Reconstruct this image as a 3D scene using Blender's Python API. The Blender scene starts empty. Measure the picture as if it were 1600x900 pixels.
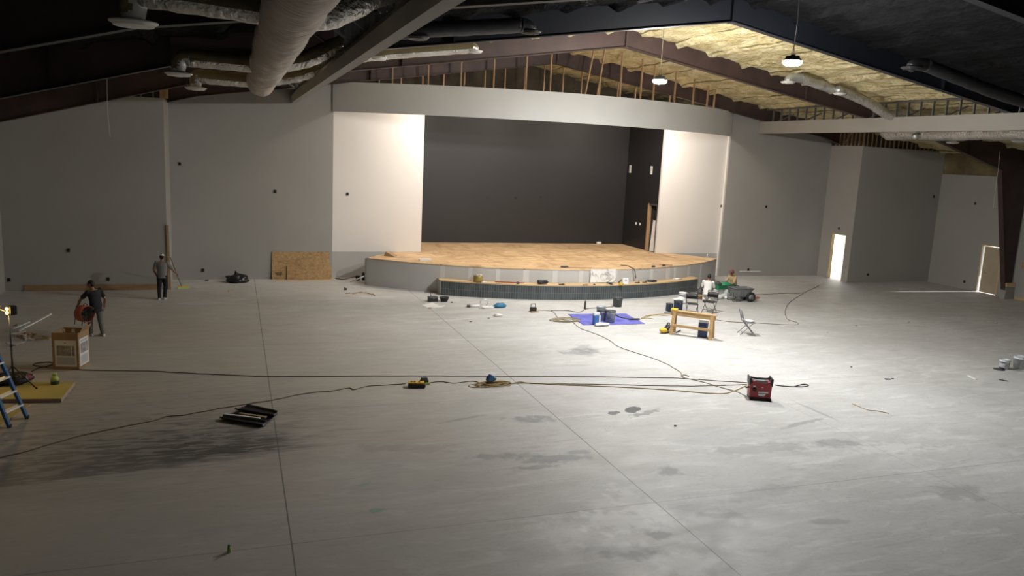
import bpy, bmesh, math, random
from mathutils import Vector, Matrix, Euler, noise
random.seed(7)
PI = math.pi
col = bpy.context.scene.collection
sc = bpy.context.scene

# ---------------------------------------------------------------- camera
H, F_PX = 5.9, 1224.4
YAW, PITCH, ROLL = .342959, .168756, .0486365
_cy, _sy, _cp, _sp = math.cos(YAW), math.sin(YAW), math.cos(PITCH), math.sin(PITCH)
FW = Vector((_sy*_cp, _cy*_cp, -_sp)); _R0 = Vector((_cy, -_sy, 0)); _U0 = _R0.cross(FW)
_c, _s = math.cos(ROLL), math.sin(ROLL)
RT = _c*_R0 + _s*_U0; UP = -_s*_R0 + _c*_U0
EYE = Vector((0, 0, H))
cam_d = bpy.data.cameras.new('camera'); cam = bpy.data.objects.new('camera', cam_d); col.objects.link(cam)
cam.matrix_world = Matrix(((RT.x, UP.x, -FW.x, EYE.x), (RT.y, UP.y, -FW.y, EYE.y), (RT.z, UP.z, -FW.z, EYE.z), (0, 0, 0, 1)))
cam_d.sensor_width = 36; cam_d.lens = F_PX/1600*36; cam_d.clip_start = .1; cam_d.clip_end = 400
sc.camera = cam

def at(x, y, ax=2, v=0.0):
    """world point seen at photo pixel x, y where the world coordinate ax equals v"""
    d = FW + RT*(x-800)/F_PX - UP*(y-450)/F_PX
    return EYE + d*((v-EYE[ax])/d[ax])

# ---------------------------------------------------------------- materials
MATS = {}
def mat(name, colr, rough=.6, metal=0., var=0., vscale=4., bump=0., bscale=20., emit=None, estr=0., stretch=(1, 1, 1), col2=None):
    if name in MATS: return MATS[name]
    m = bpy.data.materials.new(name); m.use_nodes = True; nt = m.node_tree; n = nt.nodes; l = nt.links
    b = n['Principled BSDF']; b.inputs['Base Color'].default_value = (*colr, 1); b.inputs['Roughness'].default_value = rough
    b.inputs['Metallic'].default_value = metal
    tc = n.new('ShaderNodeTexCoord'); mp = n.new('ShaderNodeMapping'); mp.inputs['Scale'].default_value = stretch
    l.new(tc.outputs['Object'], mp.inputs['Vector'])
    if var or col2:
        nz = n.new('ShaderNodeTexNoise'); nz.inputs['Scale'].default_value = vscale; nz.inputs['Detail'].default_value = 5
        l.new(mp.outputs[0], nz.inputs['Vector'])
        rp = n.new('ShaderNodeValToRGB'); rp.color_ramp.elements[0].position = .32; rp.color_ramp.elements[1].position = .68
        c2 = col2 if col2 else tuple(c*(1-var) for c in colr)
        rp.color_ramp.elements[0].color = (*c2, 1); rp.color_ramp.elements[1].color = (*colr, 1)
        l.new(nz.outputs['Fac'], rp.inputs[0]); l.new(rp.outputs[0], b.inputs['Base Color'])
    if bump:
        nb = n.new('ShaderNodeTexNoise'); nb.inputs['Scale'].default_value = bscale; nb.inputs['Detail'].default_value = 4
        l.new(mp.outputs[0], nb.inputs['Vector'])
        bp = n.new('ShaderNodeBump'); bp.inputs['Strength'].default_value = bump; bp.inputs['Distance'].default_value = .02
        l.new(nb.outputs['Fac'], bp.inputs['Height']); l.new(bp.outputs[0], b.inputs['Normal'])
    if emit:
        b.inputs['Emission Color'].default_value = (*emit, 1); b.inputs['Emission Strength'].default_value = estr
    MATS[name] = m
    return m

class NT:
    """small helper that strings nodes together"""
    def __init__(s, m): s.m = m; s.t = m.node_tree; s.n = s.t.nodes; s.l = s.t.links; s.b = s.n['Principled BSDF']
    def new(s, t, **k):
        x = s.n.new(t)
        for a, v in k.items(): setattr(x, a, v)
        return x
    def put(s, sock, v):
        if isinstance(v, bpy.types.NodeSocket): s.l.new(v, sock)
        else: sock.default_value = v
    def math(s, op, a, b=None, c=None, clamp=False):
        x = s.new('ShaderNodeMath', operation=op); x.use_clamp = clamp
        s.put(x.inputs[0], a)
        if b is not None: s.put(x.inputs[1], b)
        if c is not None: s.put(x.inputs[2], c)
        return x.outputs[0]
    def noise(s, vec, scale, detail=4, stretch=(1, 1, 1), rot=0., dist=0.):
        mp = s.new('ShaderNodeMapping'); mp.inputs['Scale'].default_value = stretch; mp.inputs['Rotation'].default_value = (0, 0, rot); s.l.new(vec, mp.inputs['Vector'])
        x = s.new('ShaderNodeTexNoise'); x.inputs['Scale'].default_value = scale; x.inputs['Detail'].default_value = detail; x.inputs['Distortion'].default_value = dist
        s.l.new(mp.outputs[0], x.inputs['Vector']); return x.outputs['Fac']
    def ramp(s, f, lo, hi):
        x = s.new('ShaderNodeMapRange'); x.interpolation_type = 'SMOOTHSTEP'
        s.put(x.inputs[0], f); x.inputs[1].default_value = lo; x.inputs[2].default_value = hi; return x.outputs[0]
    def mix(s, f, a, b):
        x = s.new('ShaderNodeMix', data_type='RGBA'); s.put(x.inputs[0], f)
        for k, v in ((6, a), (7, b)):
            if isinstance(v, bpy.types.NodeSocket): s.l.new(v, x.inputs[k])
            else: x.inputs[k].default_value = (*v, 1)
        return x.outputs[2]

def newmat(name, rough=.6):
    m = bpy.data.materials.new(name); m.use_nodes = True; m.node_tree.nodes['Principled BSDF'].inputs['Roughness'].default_value = rough
    MATS[name] = m; return NT(m)

def floor_material():
    g = newmat('concrete slab', .55); tc = g.new('ShaderNodeTexCoord'); v = tc.outputs['Object']
    sep = g.new('ShaderNodeSeparateXYZ'); g.l.new(v, sep.inputs[0]); X, Y = sep.outputs[0], sep.outputs[1]
    big = g.noise(v, .22, 4); mid = g.noise(v, 1.1, 6, (1, 1.6, 1), .3, .6); fine = g.noise(v, 7, 6, (.35, 1.4, 1), .15, .8); swirl = g.noise(v, .7, 7, (.45, 1.5, 1), -.2, 1.6)
    c = g.mix(g.ramp(big, .3, .7), (.44, .435, .42), (.535, .53, .52))
    c = g.mix(g.math('MULTIPLY', g.ramp(mid, .48, .78), .30), c, (.36, .345, .325))
    c = g.mix(g.math('MULTIPLY', g.ramp(swirl, .52, .70), .45), c, (.64, .635, .62))
    c = g.mix(g.math('MULTIPLY', g.ramp(fine, .56, .74), .30), c, (.34, .33, .31))
    str1 = g.noise(v, 2.6, 7, (.30, 1.5, 1), .12, 1.2); str2 = g.noise(v, 2.2, 7, (.35, 1.4, 1), -.25, 1.4)
    c = g.mix(g.math('MULTIPLY', g.ramp(str1, .54, .72), .34), c, (.31, .30, .285))
    c = g.mix(g.math('MULTIPLY', g.ramp(str2, .54, .70), .40), c, (.69, .69, .68))
    mott = g.noise(v, 14, 5, (.6, 1.2, 1), .4, .6)
    c = g.mix(g.math('MULTIPLY', g.ramp(mott, .48, .66), .22), c, (.33, .325, .32))
    scuff = g.noise(v, 1.7, 8, (1, 1, 1), .9, 2.2); sd = g.math('ABSOLUTE', g.math('SUBTRACT', scuff, .5))
    c = g.mix(g.math('MULTIPLY', g.math('MULTIPLY', g.math('SUBTRACT', 1.0, g.ramp(sd, .0, .012)), g.ramp(g.noise(v, .5, 3), .45, .6)), .38), c, (.26, .255, .25))
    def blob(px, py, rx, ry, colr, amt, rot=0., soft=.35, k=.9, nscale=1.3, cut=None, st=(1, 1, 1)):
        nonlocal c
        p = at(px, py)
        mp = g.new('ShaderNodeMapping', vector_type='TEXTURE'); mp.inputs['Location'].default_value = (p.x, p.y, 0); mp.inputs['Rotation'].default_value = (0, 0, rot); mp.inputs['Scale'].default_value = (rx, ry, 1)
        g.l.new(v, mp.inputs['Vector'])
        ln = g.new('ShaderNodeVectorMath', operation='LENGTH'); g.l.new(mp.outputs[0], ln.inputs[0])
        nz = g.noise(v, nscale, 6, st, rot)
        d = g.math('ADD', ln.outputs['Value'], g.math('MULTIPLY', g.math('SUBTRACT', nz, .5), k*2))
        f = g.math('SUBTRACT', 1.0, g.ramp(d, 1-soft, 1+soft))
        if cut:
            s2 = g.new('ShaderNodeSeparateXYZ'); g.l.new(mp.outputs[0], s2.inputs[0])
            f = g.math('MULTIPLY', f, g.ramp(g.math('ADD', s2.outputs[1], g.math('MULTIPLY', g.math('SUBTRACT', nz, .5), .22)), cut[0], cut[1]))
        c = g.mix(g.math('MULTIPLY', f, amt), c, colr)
    # painted warm light tint, then dark dust swept over the slab on the left, with a clean sharp edge towards the camera
    blob(120, 640, 8.5, 12., (.40, .345, .275), .62, 0, .6, .5, .4)  # warm cast of the light on the left, painted into the slab colour
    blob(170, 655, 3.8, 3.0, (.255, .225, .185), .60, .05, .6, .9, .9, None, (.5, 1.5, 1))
    blob(225, 735, 2.4, 2.4, (.13, .12, .11), .72, .13, .9, 1.8, 3.0, (0.0, .03), (.25, 1.8, 1))
    blob(325, 716, 1.15, .95, (.028, .028, .028), .92, .13, .8, 1.5, 5.0, (0.0, .03), (.22, 1.9, 1))
    blob(70, 752, 2.6, 1.2, (.19, .17, .15), .65, .13, .5, 1.2, 3.0, (-.05, .02), (.3, 1.7, 1))
    blob(300, 690, 1.3, .8, (.10, .095, .09), .75, .1, .9, 2.8, 5.0, None, (.25, 1.9, 1))
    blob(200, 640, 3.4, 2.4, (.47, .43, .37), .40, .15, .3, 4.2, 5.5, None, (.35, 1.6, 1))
    # paint spill and scuffs
    blob(988, 640, .26, .16, (.03, .03, .035), 1, .5, .06, .75, 3.2)
    blob(958, 645, .17, .10, (.05, .05, .05), .9, .3, .1, .9, 5)
    blob(1010, 645, .5, .10, (.16, .16, .16), .8, .35, .3, 1.4, 6)
    for a in ((862, 717, .75, .18, .45), (830, 655, .5, .2, .5), (905, 550, .55, .35, .45), (915, 546, .3, .5, .35), (1048, 737, .22, .2, .5), (790, 712, .7, .12, .4), (975, 862, .55, .2, .5), (1030, 836, .2, .15, .5),
              (1130, 805, .4, .12, .4), (840, 730, .5, .1, .4), (1310, 693, .5, .25, .4), (1295, 815, .4, .1, .35), (1500, 770, .5, .3, .3), (1190, 770, .8, .2, .25), (640, 700, 1.0, .2, .22), (800, 600, .5, .1, .3), (905, 706, .25, .12, .45),
              (1260, 660, .9, .08, .4), (1270, 640, .06, .7, .35), (1200, 700, 1.4, .25, .25), (720, 655, .6, .06, .35)):
        blob(a[0], a[1], a[2], a[3], (.15, .15, .155), a[4]*1.1, random.uniform(-.3, .3), .35, 1.3, 3.6)
    for a in ((965, 815, .55, .35, .55), (1000, 790, .3, .8, .4), (880, 830, .4, .5, .25), (1080, 880, .5, .3, .3), (960, 855, .5, .15, .3), (1390, 700, .9, .25, .3), (700, 500, 1.2, .1, .3)):
        blob(a[0], a[1], a[2], a[3], (.80, .79, .77), a[4], random.uniform(-.3, .3), .5, 1.8, 5)
    blob(590, 797, .13, .08, (.16, .36, .24), .6, .2, .3, 1.5, 7); blob(570, 757, .12, .05, (.16, .40, .26), .5, .5, .3, 1.5, 8)
    # saw-cut control joints
    def joint(A, off, per, wid):
        fr = g.math('FRACT', g.math('DIVIDE', g.math('SUBTRACT', A, off-per/2), per))
        d = g.math('MULTIPLY', g.math('ABSOLUTE', g.math('SUBTRACT', fr, .5)), per)
        return g.math('SUBTRACT', 1.0, g.ramp(d, wid*.4, wid))
    fade = g.math('MULTIPLY_ADD', g.math('SUBTRACT', 1.0, g.ramp(g.math('ABSOLUTE', g.math('SUBTRACT', X, 3.8)), 4.0, 6.0)), .52, .28)
    c = g.mix(g.math('MULTIPLY', joint(X, .735, 6.17, .016), fade), c, (.10, .095, .09))
    c = g.mix(g.math('MULTIPLY', joint(Y, 11.3, 6.17, .012), .62), c, (.14, .13, .125))
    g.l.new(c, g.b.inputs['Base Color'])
    r = g.math('MULTIPLY_ADD', mid, .35, .38); g.l.new(r, g.b.inputs['Roughness'])
    bp = g.new('ShaderNodeBump'); bp.inputs['Strength'].default_value = .15; bp.inputs['Distance'].default_value = .01
    g.l.new(fine, bp.inputs['Height']); g.l.new(bp.outputs[0], g.b.inputs['Normal'])
    return g.m

def osb_material(name, a, b, seams=None, scale=14., c3=None):
    g = newmat(name, .65); tc = g.new('ShaderNodeTexCoord'); v = tc.outputs['Object']
    n1 = g.noise(v, scale, 5, (.35, 1.3, 1.3), .5, 1.2); n2 = g.noise(v, scale*.5, 4, (1.3, .35, 1.3), -.4, 1.0); n3 = g.noise(v, .6, 4)
    c = g.mix(g.ramp(n1, .35, .65), a, b)
    c = g.mix(g.math('MULTIPLY', g.ramp(n2, .5, .7), .6), c, c3 or tuple(x*.55 for x in a))
    c = g.mix(g.math('MULTIPLY', g.ramp(n3, .45, .7), .35), c, tuple(min(1, x*1.25) for x in b))
    if seams:
        br = g.new('ShaderNodeTexBrick'); br.inputs['Scale'].default_value = 1; br.inputs['Brick Width'].default_value = seams[0]; br.inputs['Row Height'].default_value = seams[1]
        br.inputs['Mortar Size'].default_value = .006; br.inputs['Color1'].default_value = (1, 1, 1, 1); br.inputs['Color2'].default_value = (.84, .83, .80, 1); br.inputs['Mortar'].default_value = (.35, .3, .25, 1)
        g.l.new(v, br.inputs['Vector'])
        mx = g.new('ShaderNodeMix', data_type='RGBA', blend_type='MULTIPLY'); mx.inputs[0].default_value = 1
        g.l.new(c, mx.inputs[6]); g.l.new(br.outputs['Color'], mx.inputs[7]); c = mx.outputs[2]
    g.l.new(c, g.b.inputs['Base Color']); return g.m

def tile_material():
    g = newmat('charcoal stacked tile', .35); uv = g.new('ShaderNodeUVMap')
    br = g.new('ShaderNodeTexBrick'); br.offset = 0; br.inputs['Scale'].default_value = 1; br.inputs['Brick Width'].default_value = .10; br.inputs['Row Height'].default_value = .30
    br.inputs['Mortar Size'].default_value = .007; br.inputs['Bias'].default_value = 0
    br.inputs['Color1'].default_value = (.040, .050, .055, 1); br.inputs['Color2'].default_value = (.065, .078, .082, 1); br.inputs['Mortar'].default_value = (.16, .17, .17, 1)
    g.l.new(uv.outputs[0], br.inputs['Vector'])
    n = g.noise(uv.outputs[0], 1.2, 5)
    c = g.mix(g.math('MULTIPLY', g.ramp(n, .5, .75), .35), br.outputs['Color'], (.13, .14, .14))
    g.l.new(c, g.b.inputs['Base Color']); return g.m

def foam_material(name, a, b, dark, specks, seam):
    g = newmat(name, .9); tc = g.new('ShaderNodeTexCoord'); v = tc.outputs['Object']
    n1 = g.noise(v, 1.6, 7, (1.2, .6, 1), 0, .8); n2 = g.noise(v, 9, 5)
    c = g.mix(g.ramp(n1, .35, .65), a, b); c = g.mix(g.math('MULTIPLY', g.ramp(n2, .5, .72), .5), c, dark)
    if specks:
        vo = g.noise(v, 24, 3); c = g.mix(g.math('MULTIPLY', g.ramp(vo, .70, .76), .6), c, specks)
    sep = g.new('ShaderNodeSeparateXYZ'); g.l.new(v, sep.inputs[0])       # seams along the purlins
    ph = g.math('FRACT', g.math('DIVIDE', g.math('ABSOLUTE', g.math('SUBTRACT', sep.outputs[0], 14.15)), 1.52))
    dd = g.math('ABSOLUTE', g.math('ADD', g.math('SUBTRACT', ph, .40), g.math('MULTIPLY', g.math('SUBTRACT', g.noise(v, .9, 5), .5), .10)))
    c = g.mix(g.math('MULTIPLY', g.math('MULTIPLY', g.math('SUBTRACT', 1.0, g.ramp(dd, .006, .026)), g.ramp(g.noise(v, .45, 3), .36, .52)), seam), c, tuple(q*.45 for q in dark))
    g.l.new(c, g.b.inputs['Base Color']); g.b.inputs['Specular IOR Level'].default_value = .12
    bp = g.new('ShaderNodeBump'); bp.inputs['Strength'].default_value = .9; bp.inputs['Distance'].default_value = .12
    g.l.new(g.noise(v, 5, 6, (1.4, .6, 1)), bp.inputs['Height']); g.l.new(bp.outputs[0], g.b.inputs['Normal'])
    return g.m

def marble_material():
    g = newmat('white marble', .25); tc = g.new('ShaderNodeTexCoord'); v = tc.outputs['Object']
    n = g.noise(v, 1.1, 4, (1, 1, 1), .6, 1.4)
    d = g.math('ABSOLUTE', g.math('SUBTRACT', n, .5)); f = g.math('SUBTRACT', 1.0, g.ramp(d, .0, .05))
    g.l.new(g.mix(g.math('MULTIPLY', g.math('MULTIPLY', f, g.ramp(g.noise(v, 3, 4), .35, .6)), .8), (.80, .79, .77), (.25, .23, .22)), g.b.inputs['Base Color']); return g.m

def foil_material(name, colr, rough, metal, bs=9., bstr=.9, stretch=(1, 1, 1), dist=.05):
    m = mat(name, colr, rough, metal, var=.25, vscale=3., bump=bstr, bscale=bs, stretch=stretch)
    for n in m.node_tree.nodes:
        if n.type == 'BUMP': n.inputs['Distance'].default_value = dist
    return m

M = dict(
    floor=floor_material(),
    grey=mat('grey primer paint', (.355, .345, .325), .75, var=.06, vscale=.5),
    greyl=mat('pale grey paint', (.46, .455, .44), .7, var=.10, vscale=.6),
    header=mat('pale header paint', (.60, .60, .59), .7, var=.07, vscale=.6), facing=mat('pale drywall facing', (.50, .495, .485), .7, var=.06, vscale=.8), mud=mat('joint compound', (.60, .595, .585), .75, var=.06, vscale=2),
    beam=mat('taupe soffit paint', (.36, .34, .31), .7, var=.06, vscale=.5),
    white=mat('white wall paint', (.74, .71, .68), .7, var=.03, vscale=.5),
    black=mat('black wall paint', (.019, .018, .019), .5, var=.15, vscale=.7),
    kraft=mat('kraft faced insulation', (.20, .155, .075), .8, var=.5, vscale=1.2),
    kraftd=mat('shaded kraft', (.075, .058, .036), .85, var=.5, vscale=1.2),  # kraft with the dim light of the gable put into its colour
    pine=mat('orange toned pine', (.54, .345, .155), .65, var=.3, vscale=5, stretch=(.5, 3, 3)),
    shade=mat('dark sheathing', (.05, .045, .04), .9, var=.3, vscale=2),
    steelblk=mat('black painted steel', (.010, .0125, .019), .45, var=.2, vscale=1),
    steelbrn=mat('brown primed steel', (.062, .036, .033), .55, var=.35, vscale=1.5, col2=(.040, .024, .023)),
    stud=mat('pine framing', (.42, .27, .15), .7, var=.3, vscale=3, stretch=(3, 3, .3)),
    wood=mat('new pine lumber', (.60, .43, .24), .65, var=.25, vscale=5, stretch=(.5, 3, 3)),
    metalstud=mat('galvanized stud', (.22, .225, .23), .45, .6, var=.15),
    deck=osb_material('stage deck board', (.50, .32, .165), (.72, .52, .31), (2.44, 1.22), 3.2, (.36, .215, .105)),
    osb=osb_material('oriented strand board', (.34, .20, .085), (.50, .33, .155), None, 16.),
    tile=tile_material(), marble=marble_material(),
    foamy=foam_material('tan spray foam', (.50, .415, .215), (.72, .63, .39), (.24, .19, .09), None, .85),
    foamk=foam_material('black painted spray foam', (.006, .0065, .0075), (.010, .0105, .012), (.003, .003, .0035), (.13, .125, .115), .6),
    foil=foil_material('foil duct wrap', (.70, .68, .64), .24, .75, 11., 1.0, (1, 1, 1), .07),
    foiltan=mat('kraft side of duct wrap', (.23, .19, .11), .7, var=.2),
    wrap=foil_material('vapour barrier duct wrap', (.50, .43, .37), .55, .1, 3.2, 1.0, (.5, 4, .5)),
    blkduct=mat('black painted duct', (.014, .014, .016), .45, bump=.6, bscale=8),
    galv=mat('galvanized sheet metal', (.66, .68, .68), .30, .65, var=.12),
    diff=mat('white diffuser enamel', (.72, .71, .68), .4),
    blkpl=mat('black plastic', (.014, .014, .016), .45, var=.15), dkgrey=mat('dark grey plastic', (.06, .065, .07), .5, var=.2),
    gyplast=mat('grey plastic', (.20, .205, .21), .55, var=.15), whpl=mat('white plastic', (.78, .78, .76), .45, var=.08, vscale=3),
    card=mat('cardboard', (.33, .215, .115), .8, var=.12), cardin=mat('cardboard inside', (.20, .14, .085), .85, var=.2),
    paper=mat('white paper', (.72, .71, .68), .8, var=.05), ink=mat('printed grey picture', (.20, .185, .17), .8, var=.6, vscale=9, col2=(.42, .40, .37)),
    inklt=mat('faint printed text', (.52, .53, .55), .8, var=.2, vscale=30, stretch=(1, 1, 6)),
    red=mat('red enamel', (.36, .022, .030), .4, var=.12), yellow=mat('yellow plastic', (.75, .50, .04), .5, var=.1),
    orange=mat('orange enamel', (.42, .10, .035), .5, var=.15), blue=mat('blue fibreglass', (.035, .13, .30), .5, var=.15),
    tarp=mat('blue violet tarp', (.17, .175, .55), .45, vscale=3.2, col2=(.085, .09, .40), bump=.7, bscale=4), brightblue=mat('bright blue plastic', (.04, .16, .50), .45, var=.2),
    navy=mat('navy plastic', (.015, .025, .06), .5), green=mat('green plastic', (.03, .30, .14), .5, var=.2), lime=mat('lime plastic', (.42, .52, .14), .45, var=.1),
    foamboard=mat('yellow foam board', (.46, .37, .10), .7, var=.10, vscale=1.5), foamedge=mat('pinkish foam edge', (.42, .30, .25), .8, var=.25, vscale=6),
    cordbr=mat('brown extension cord', (.17, .11, .065), .6), cordor=mat('yellowish extension cord', (.36, .25, .08), .6), cordblk=mat('dark cord', (.05, .042, .035), .6),
    corddk=mat('tan air hose', (.30, .25, .16), .6, var=.2),
    skin=mat('skin', (.30, .15, .085), .55, var=.08, vscale=8), hair=mat('black hair', (.008, .007, .007), .5, bump=.5, bscale=60),
    shirtg=mat('grey cotton', (.19, .185, .18), .85, bump=.4, bscale=14), shirtk=mat('black cotton', (.012, .013, .018), .8, bump=.4, bscale=14),
    shirtw=mat('white cotton', (.74, .73, .70), .85, bump=.4, bscale=14), shirtb=mat('tan cotton', (.46, .34, .19), .85, bump=.4, bscale=14),
    jeanb=mat('black trousers', (.010, .010, .013), .8, bump=.3, bscale=16), jeang=mat('grey denim', (.17, .165, .16), .85, var=.25, bump=.3, bscale=16), jeanw=mat('off white trousers', (.62, .61, .58), .85, bump=.3, bscale=16),
    jeand=mat('dark green trousers', (.03, .06, .04), .85), shoe=mat('white shoe leather', (.62, .62, .60), .5), shoek=mat('dark shoe leather', (.05, .04, .035), .5), capm=mat('pale cap cloth', (.56, .52, .46), .8), capr=mat('maroon cap cloth', (.22, .07, .06), .8),
    eye=mat('dark eye', (.01, .008, .006), .3), bag=mat('black polythene', (.013, .013, .016), .28, bump=1., bscale=7),
    concrete_out=mat('sunlit yard', (.6, .57, .5), .9, var=.1, vscale=.4),
    lens=mat('lit LED lens', (1, 1, 1), .4, emit=(1, .985, .96), estr=40.), lensw=mat('lit warm work lamp', (1, .8, .3), .4, emit=(1, .62, .12), estr=6.),
    lensst=mat('lit stage lamp lens', (1, .9, .8), .4, emit=(1, .83, .62), estr=20.),
    gold=mat('gold tin', (.40, .29, .08), .4, .4, var=.2), bucketg=mat('smeared grey bucket', (.46, .48, .49), .5, var=.45, vscale=6, col2=(.17, .19, .20)), bucketw=mat('white pail', (.70, .72, .72), .45, var=.25, vscale=8, col2=(.40, .44, .48)),
    grout=mat('dried mortar', (.5, .49, .47), .9, var=.3), door=mat('bare tan door', (.48, .40, .29), .6, var=.12, vscale=2), jamb=mat('yellow pine jamb', (.70, .52, .27), .6, var=.15, vscale=4),
    wire=mat('pale wire', (.62, .60, .55), .5), purp=mat('purple plastic', (.12, .09, .35), .4), pink=mat('dark pink nylon', (.28, .03, .07), .6), tealpl=mat('blue nylon sack', (.03, .19, .33), .5, var=.3, bump=.6, bscale=9),
)

# ---------------------------------------------------------------- mesh builder
class MB:
    def __init__(s): s.v = []; s.f = []; s.mi = []; s.sm = []; s.mats = []; s.uv = None; s.T = Matrix()
    def slot(s, m):
        if m not in s.mats: s.mats.append(m)
        return s.mats.index(m)
    def add(s, verts, faces, m, smooth=False):
        o = len(s.v); k = s.slot(m); s.v += [tuple(s.T @ Vector(p)) for p in verts]
        for f in faces: s.f.append(tuple(i+o for i in f)); s.mi.append(k); s.sm.append(smooth)
        return s
    def box(s, c, d, m, rot=None):
        x, y, z = d[0]/2, d[1]/2, d[2]/2
        p = [Vector((a*x, b*y, e*z)) for e in (-1, 1) for b in (-1, 1) for a in (-1, 1)]
        if rot is not None:
            R = rot if isinstance(rot, Matrix) else Euler(rot).to_matrix()
            p = [R @ q for q in p]
        p = [q + Vector(c) for q in p]
        return s.add(p, [(0, 2, 3, 1), (4, 5, 7, 6), (0, 1, 5, 4), (2, 6, 7, 3), (0, 4, 6, 2), (1, 3, 7, 5)], m)
    def span(s, a, b, m): return s.box([(p+q)/2 for p, q in zip(a, b)], [abs(q-p) for p, q in zip(a, b)], m)
    def bar(s, a, b, w, h, m, up=(0, 0, 1)):
        a, b = Vector(a), Vector(b); d = (b-a); L = d.length; d.normalize(); u = Vector(up)
        if abs(d.dot(u)) > .98: u = Vector((0, 1, 0))
        r = d.cross(u).normalized(); u = r.cross(d)
        return s.box((a+b)/2, (w, L, h), m, Matrix((r, d, u)).transposed())
    def tube(s, pts, r, m, n=10, cap=True, smooth=True, closed=False, sq=None):
        pts = [Vector(p) for p in pts]; k = len(pts); rr = r if isinstance(r, (list, tuple)) else [r]*k
        V = []; prev = None
        for i, p in enumerate(pts):
            a = pts[(i-1) % k] if (i > 0 or closed) else p; b = pts[(i+1) % k] if (i < k-1 or closed) else p
            d = (b-a).normalized() if (b-a).length > 1e-9 else Vector((0, 0, 1))
            if prev is None:
                u = Vector((0, 0, 1)) if abs(d.z) < .95 else Vector((0, 1, 0)); u = (u-d*u.dot(d)).normalized()
            else:
                u = prev-d*prev.dot(d); u = u.normalized() if u.length > 1e-6 else Vector((1, 0, 0))
            prev = u; w = d.cross(u)
            for j in range(n):
                t = 2*PI*j/n; e = sq if sq else (1, 1)
                V.append(p + u*(math.cos(t)*rr[i]*e[1]) + w*(math.sin(t)*rr[i]*e[0]))
        Fc = []
        for i in range(k if closed else k-1):
            q = (i+1) % k
            for j in range(n): Fc.append((i*n+j, i*n+(j+1) % n, q*n+(j+1) % n, q*n+j))
        s.add(V, Fc, m, smooth)
        if cap and not closed:
            s.add(V[:n], [tuple(range(n-1, -1, -1))], m); s.add(V[-n:], [tuple(range(n))], m)
        return s
    def lathe(s, prof, m, c=(0, 0, 0), n=24, rot=None, smooth=True, closed=False):
        R = Euler(rot).to_matrix() if rot is not None else Matrix.Identity(3)
        V = []
        for r, z in prof:
            for j in range(n):
                t = 2*PI*j/n; V.append(R @ Vector((r*math.cos(t), r*math.sin(t), z)) + Vector(c))
        k = len(prof); Fc = []
        for i in range(k if closed else k-1):
            q = (i+1) % k
            for j in range(n): Fc.append((i*n+j, i*n+(j+1) % n, q*n+(j+1) % n, q*n+j))
        s.add(V, Fc, m, smooth)
        if not closed:
            if prof[0][0] > 1e-4: s.add(V[:n], [tuple(range(n-1, -1, -1))], m)
            if prof[-1][0] > 1e-4: s.add(V[-n:], [tuple(range(n))], m)
        return s
    def ell(s, c, r, m, rot=None, n=16, lo=-PI/2, hi=PI/2):
        R = rot if isinstance(rot, Matrix) else (Euler(rot).to_matrix() if rot is not None else Matrix.Identity(3))
        V = []; k = n//2+1
        for i in range(k):
            a = lo+(hi-lo)*i/(k-1)
            for j in range(n):
                t = 2*PI*j/n; V.append(R @ Vector((r[0]*math.cos(a)*math.cos(t), r[1]*math.cos(a)*math.sin(t), r[2]*math.sin(a))) + Vector(c))
        Fc = [(i*n+j, i*n+(j+1) % n, (i+1)*n+(j+1) % n, (i+1)*n+j) for i in range(k-1) for j in range(n)]
        s.add(V, Fc, m, True)
        s.add(V[:n], [tuple(range(n-1, -1, -1))], m, True); s.add(V[-n:], [tuple(range(n))], m, True)
        return s
    def prism(s, poly, z0, z1, m, axis=2):
        def P(a, b, h): return (a, b, h) if axis == 2 else ((a, h, b) if axis == 1 else (h, a, b))
        k = len(poly); V = [P(a, b, z0) for a, b in poly] + [P(a, b, z1) for a, b in poly]
        return s.add(V, [tuple(range(k-1, -1, -1)), tuple(range(k, 2*k))] + [(i, (i+1) % k, k+(i+1) % k, k+i) for i in range(k)], m)
    def build(s, name, parent=None, bev=0., remesh=0., fix=True, smooth_all=False, subsurf=0):
        me = bpy.data.meshes.new(name); me.from_pydata(s.v, [], s.f)
        for m in s.mats: me.materials.append(m)
        me.polygons.foreach_set('material_index', s.mi); me.polygons.foreach_set('use_smooth', s.sm)
        if s.uv:
            L = me.uv_layers.new(name='UVMap')
            for p in me.polygons:
                for li in p.loop_indices: L.data[li].uv = s.uv[me.loops[li].vertex_index]
        if fix and not s.uv:
            b = bmesh.new(); b.from_mesh(me)
            if remesh == 0: bmesh.ops.remove_doubles(b, verts=b.verts, dist=1e-5)
            bmesh.ops.recalc_face_normals(b, faces=b.faces); b.to_mesh(me); b.free()
        me.update()
        o = bpy.data.objects.new(name, me); col.objects.link(o)
        if parent is not None: o.parent = parent
        if remesh:
            md = o.modifiers.new('r', 'REMESH'); md.mode = 'VOXEL'; md.voxel_size = remesh; md.use_smooth_shade = True
            m2 = o.modifiers.new('s', 'SMOOTH'); m2.factor = .5; m2.iterations = 3
            dg = bpy.context.evaluated_depsgraph_get(); ev = o.evaluated_get(dg); nm = bpy.data.meshes.new_from_object(ev)
            o.modifiers.clear(); o.data = nm
            if not nm.materials: nm.materials.append(s.mats[0])
            for p in nm.polygons: p.use_smooth = True
        if bev:
            md = o.modifiers.new('b', 'BEVEL'); md.width = bev; md.segments = 2; md.limit_method = 'ANGLE'; md.angle_limit = .6
        return o

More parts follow.
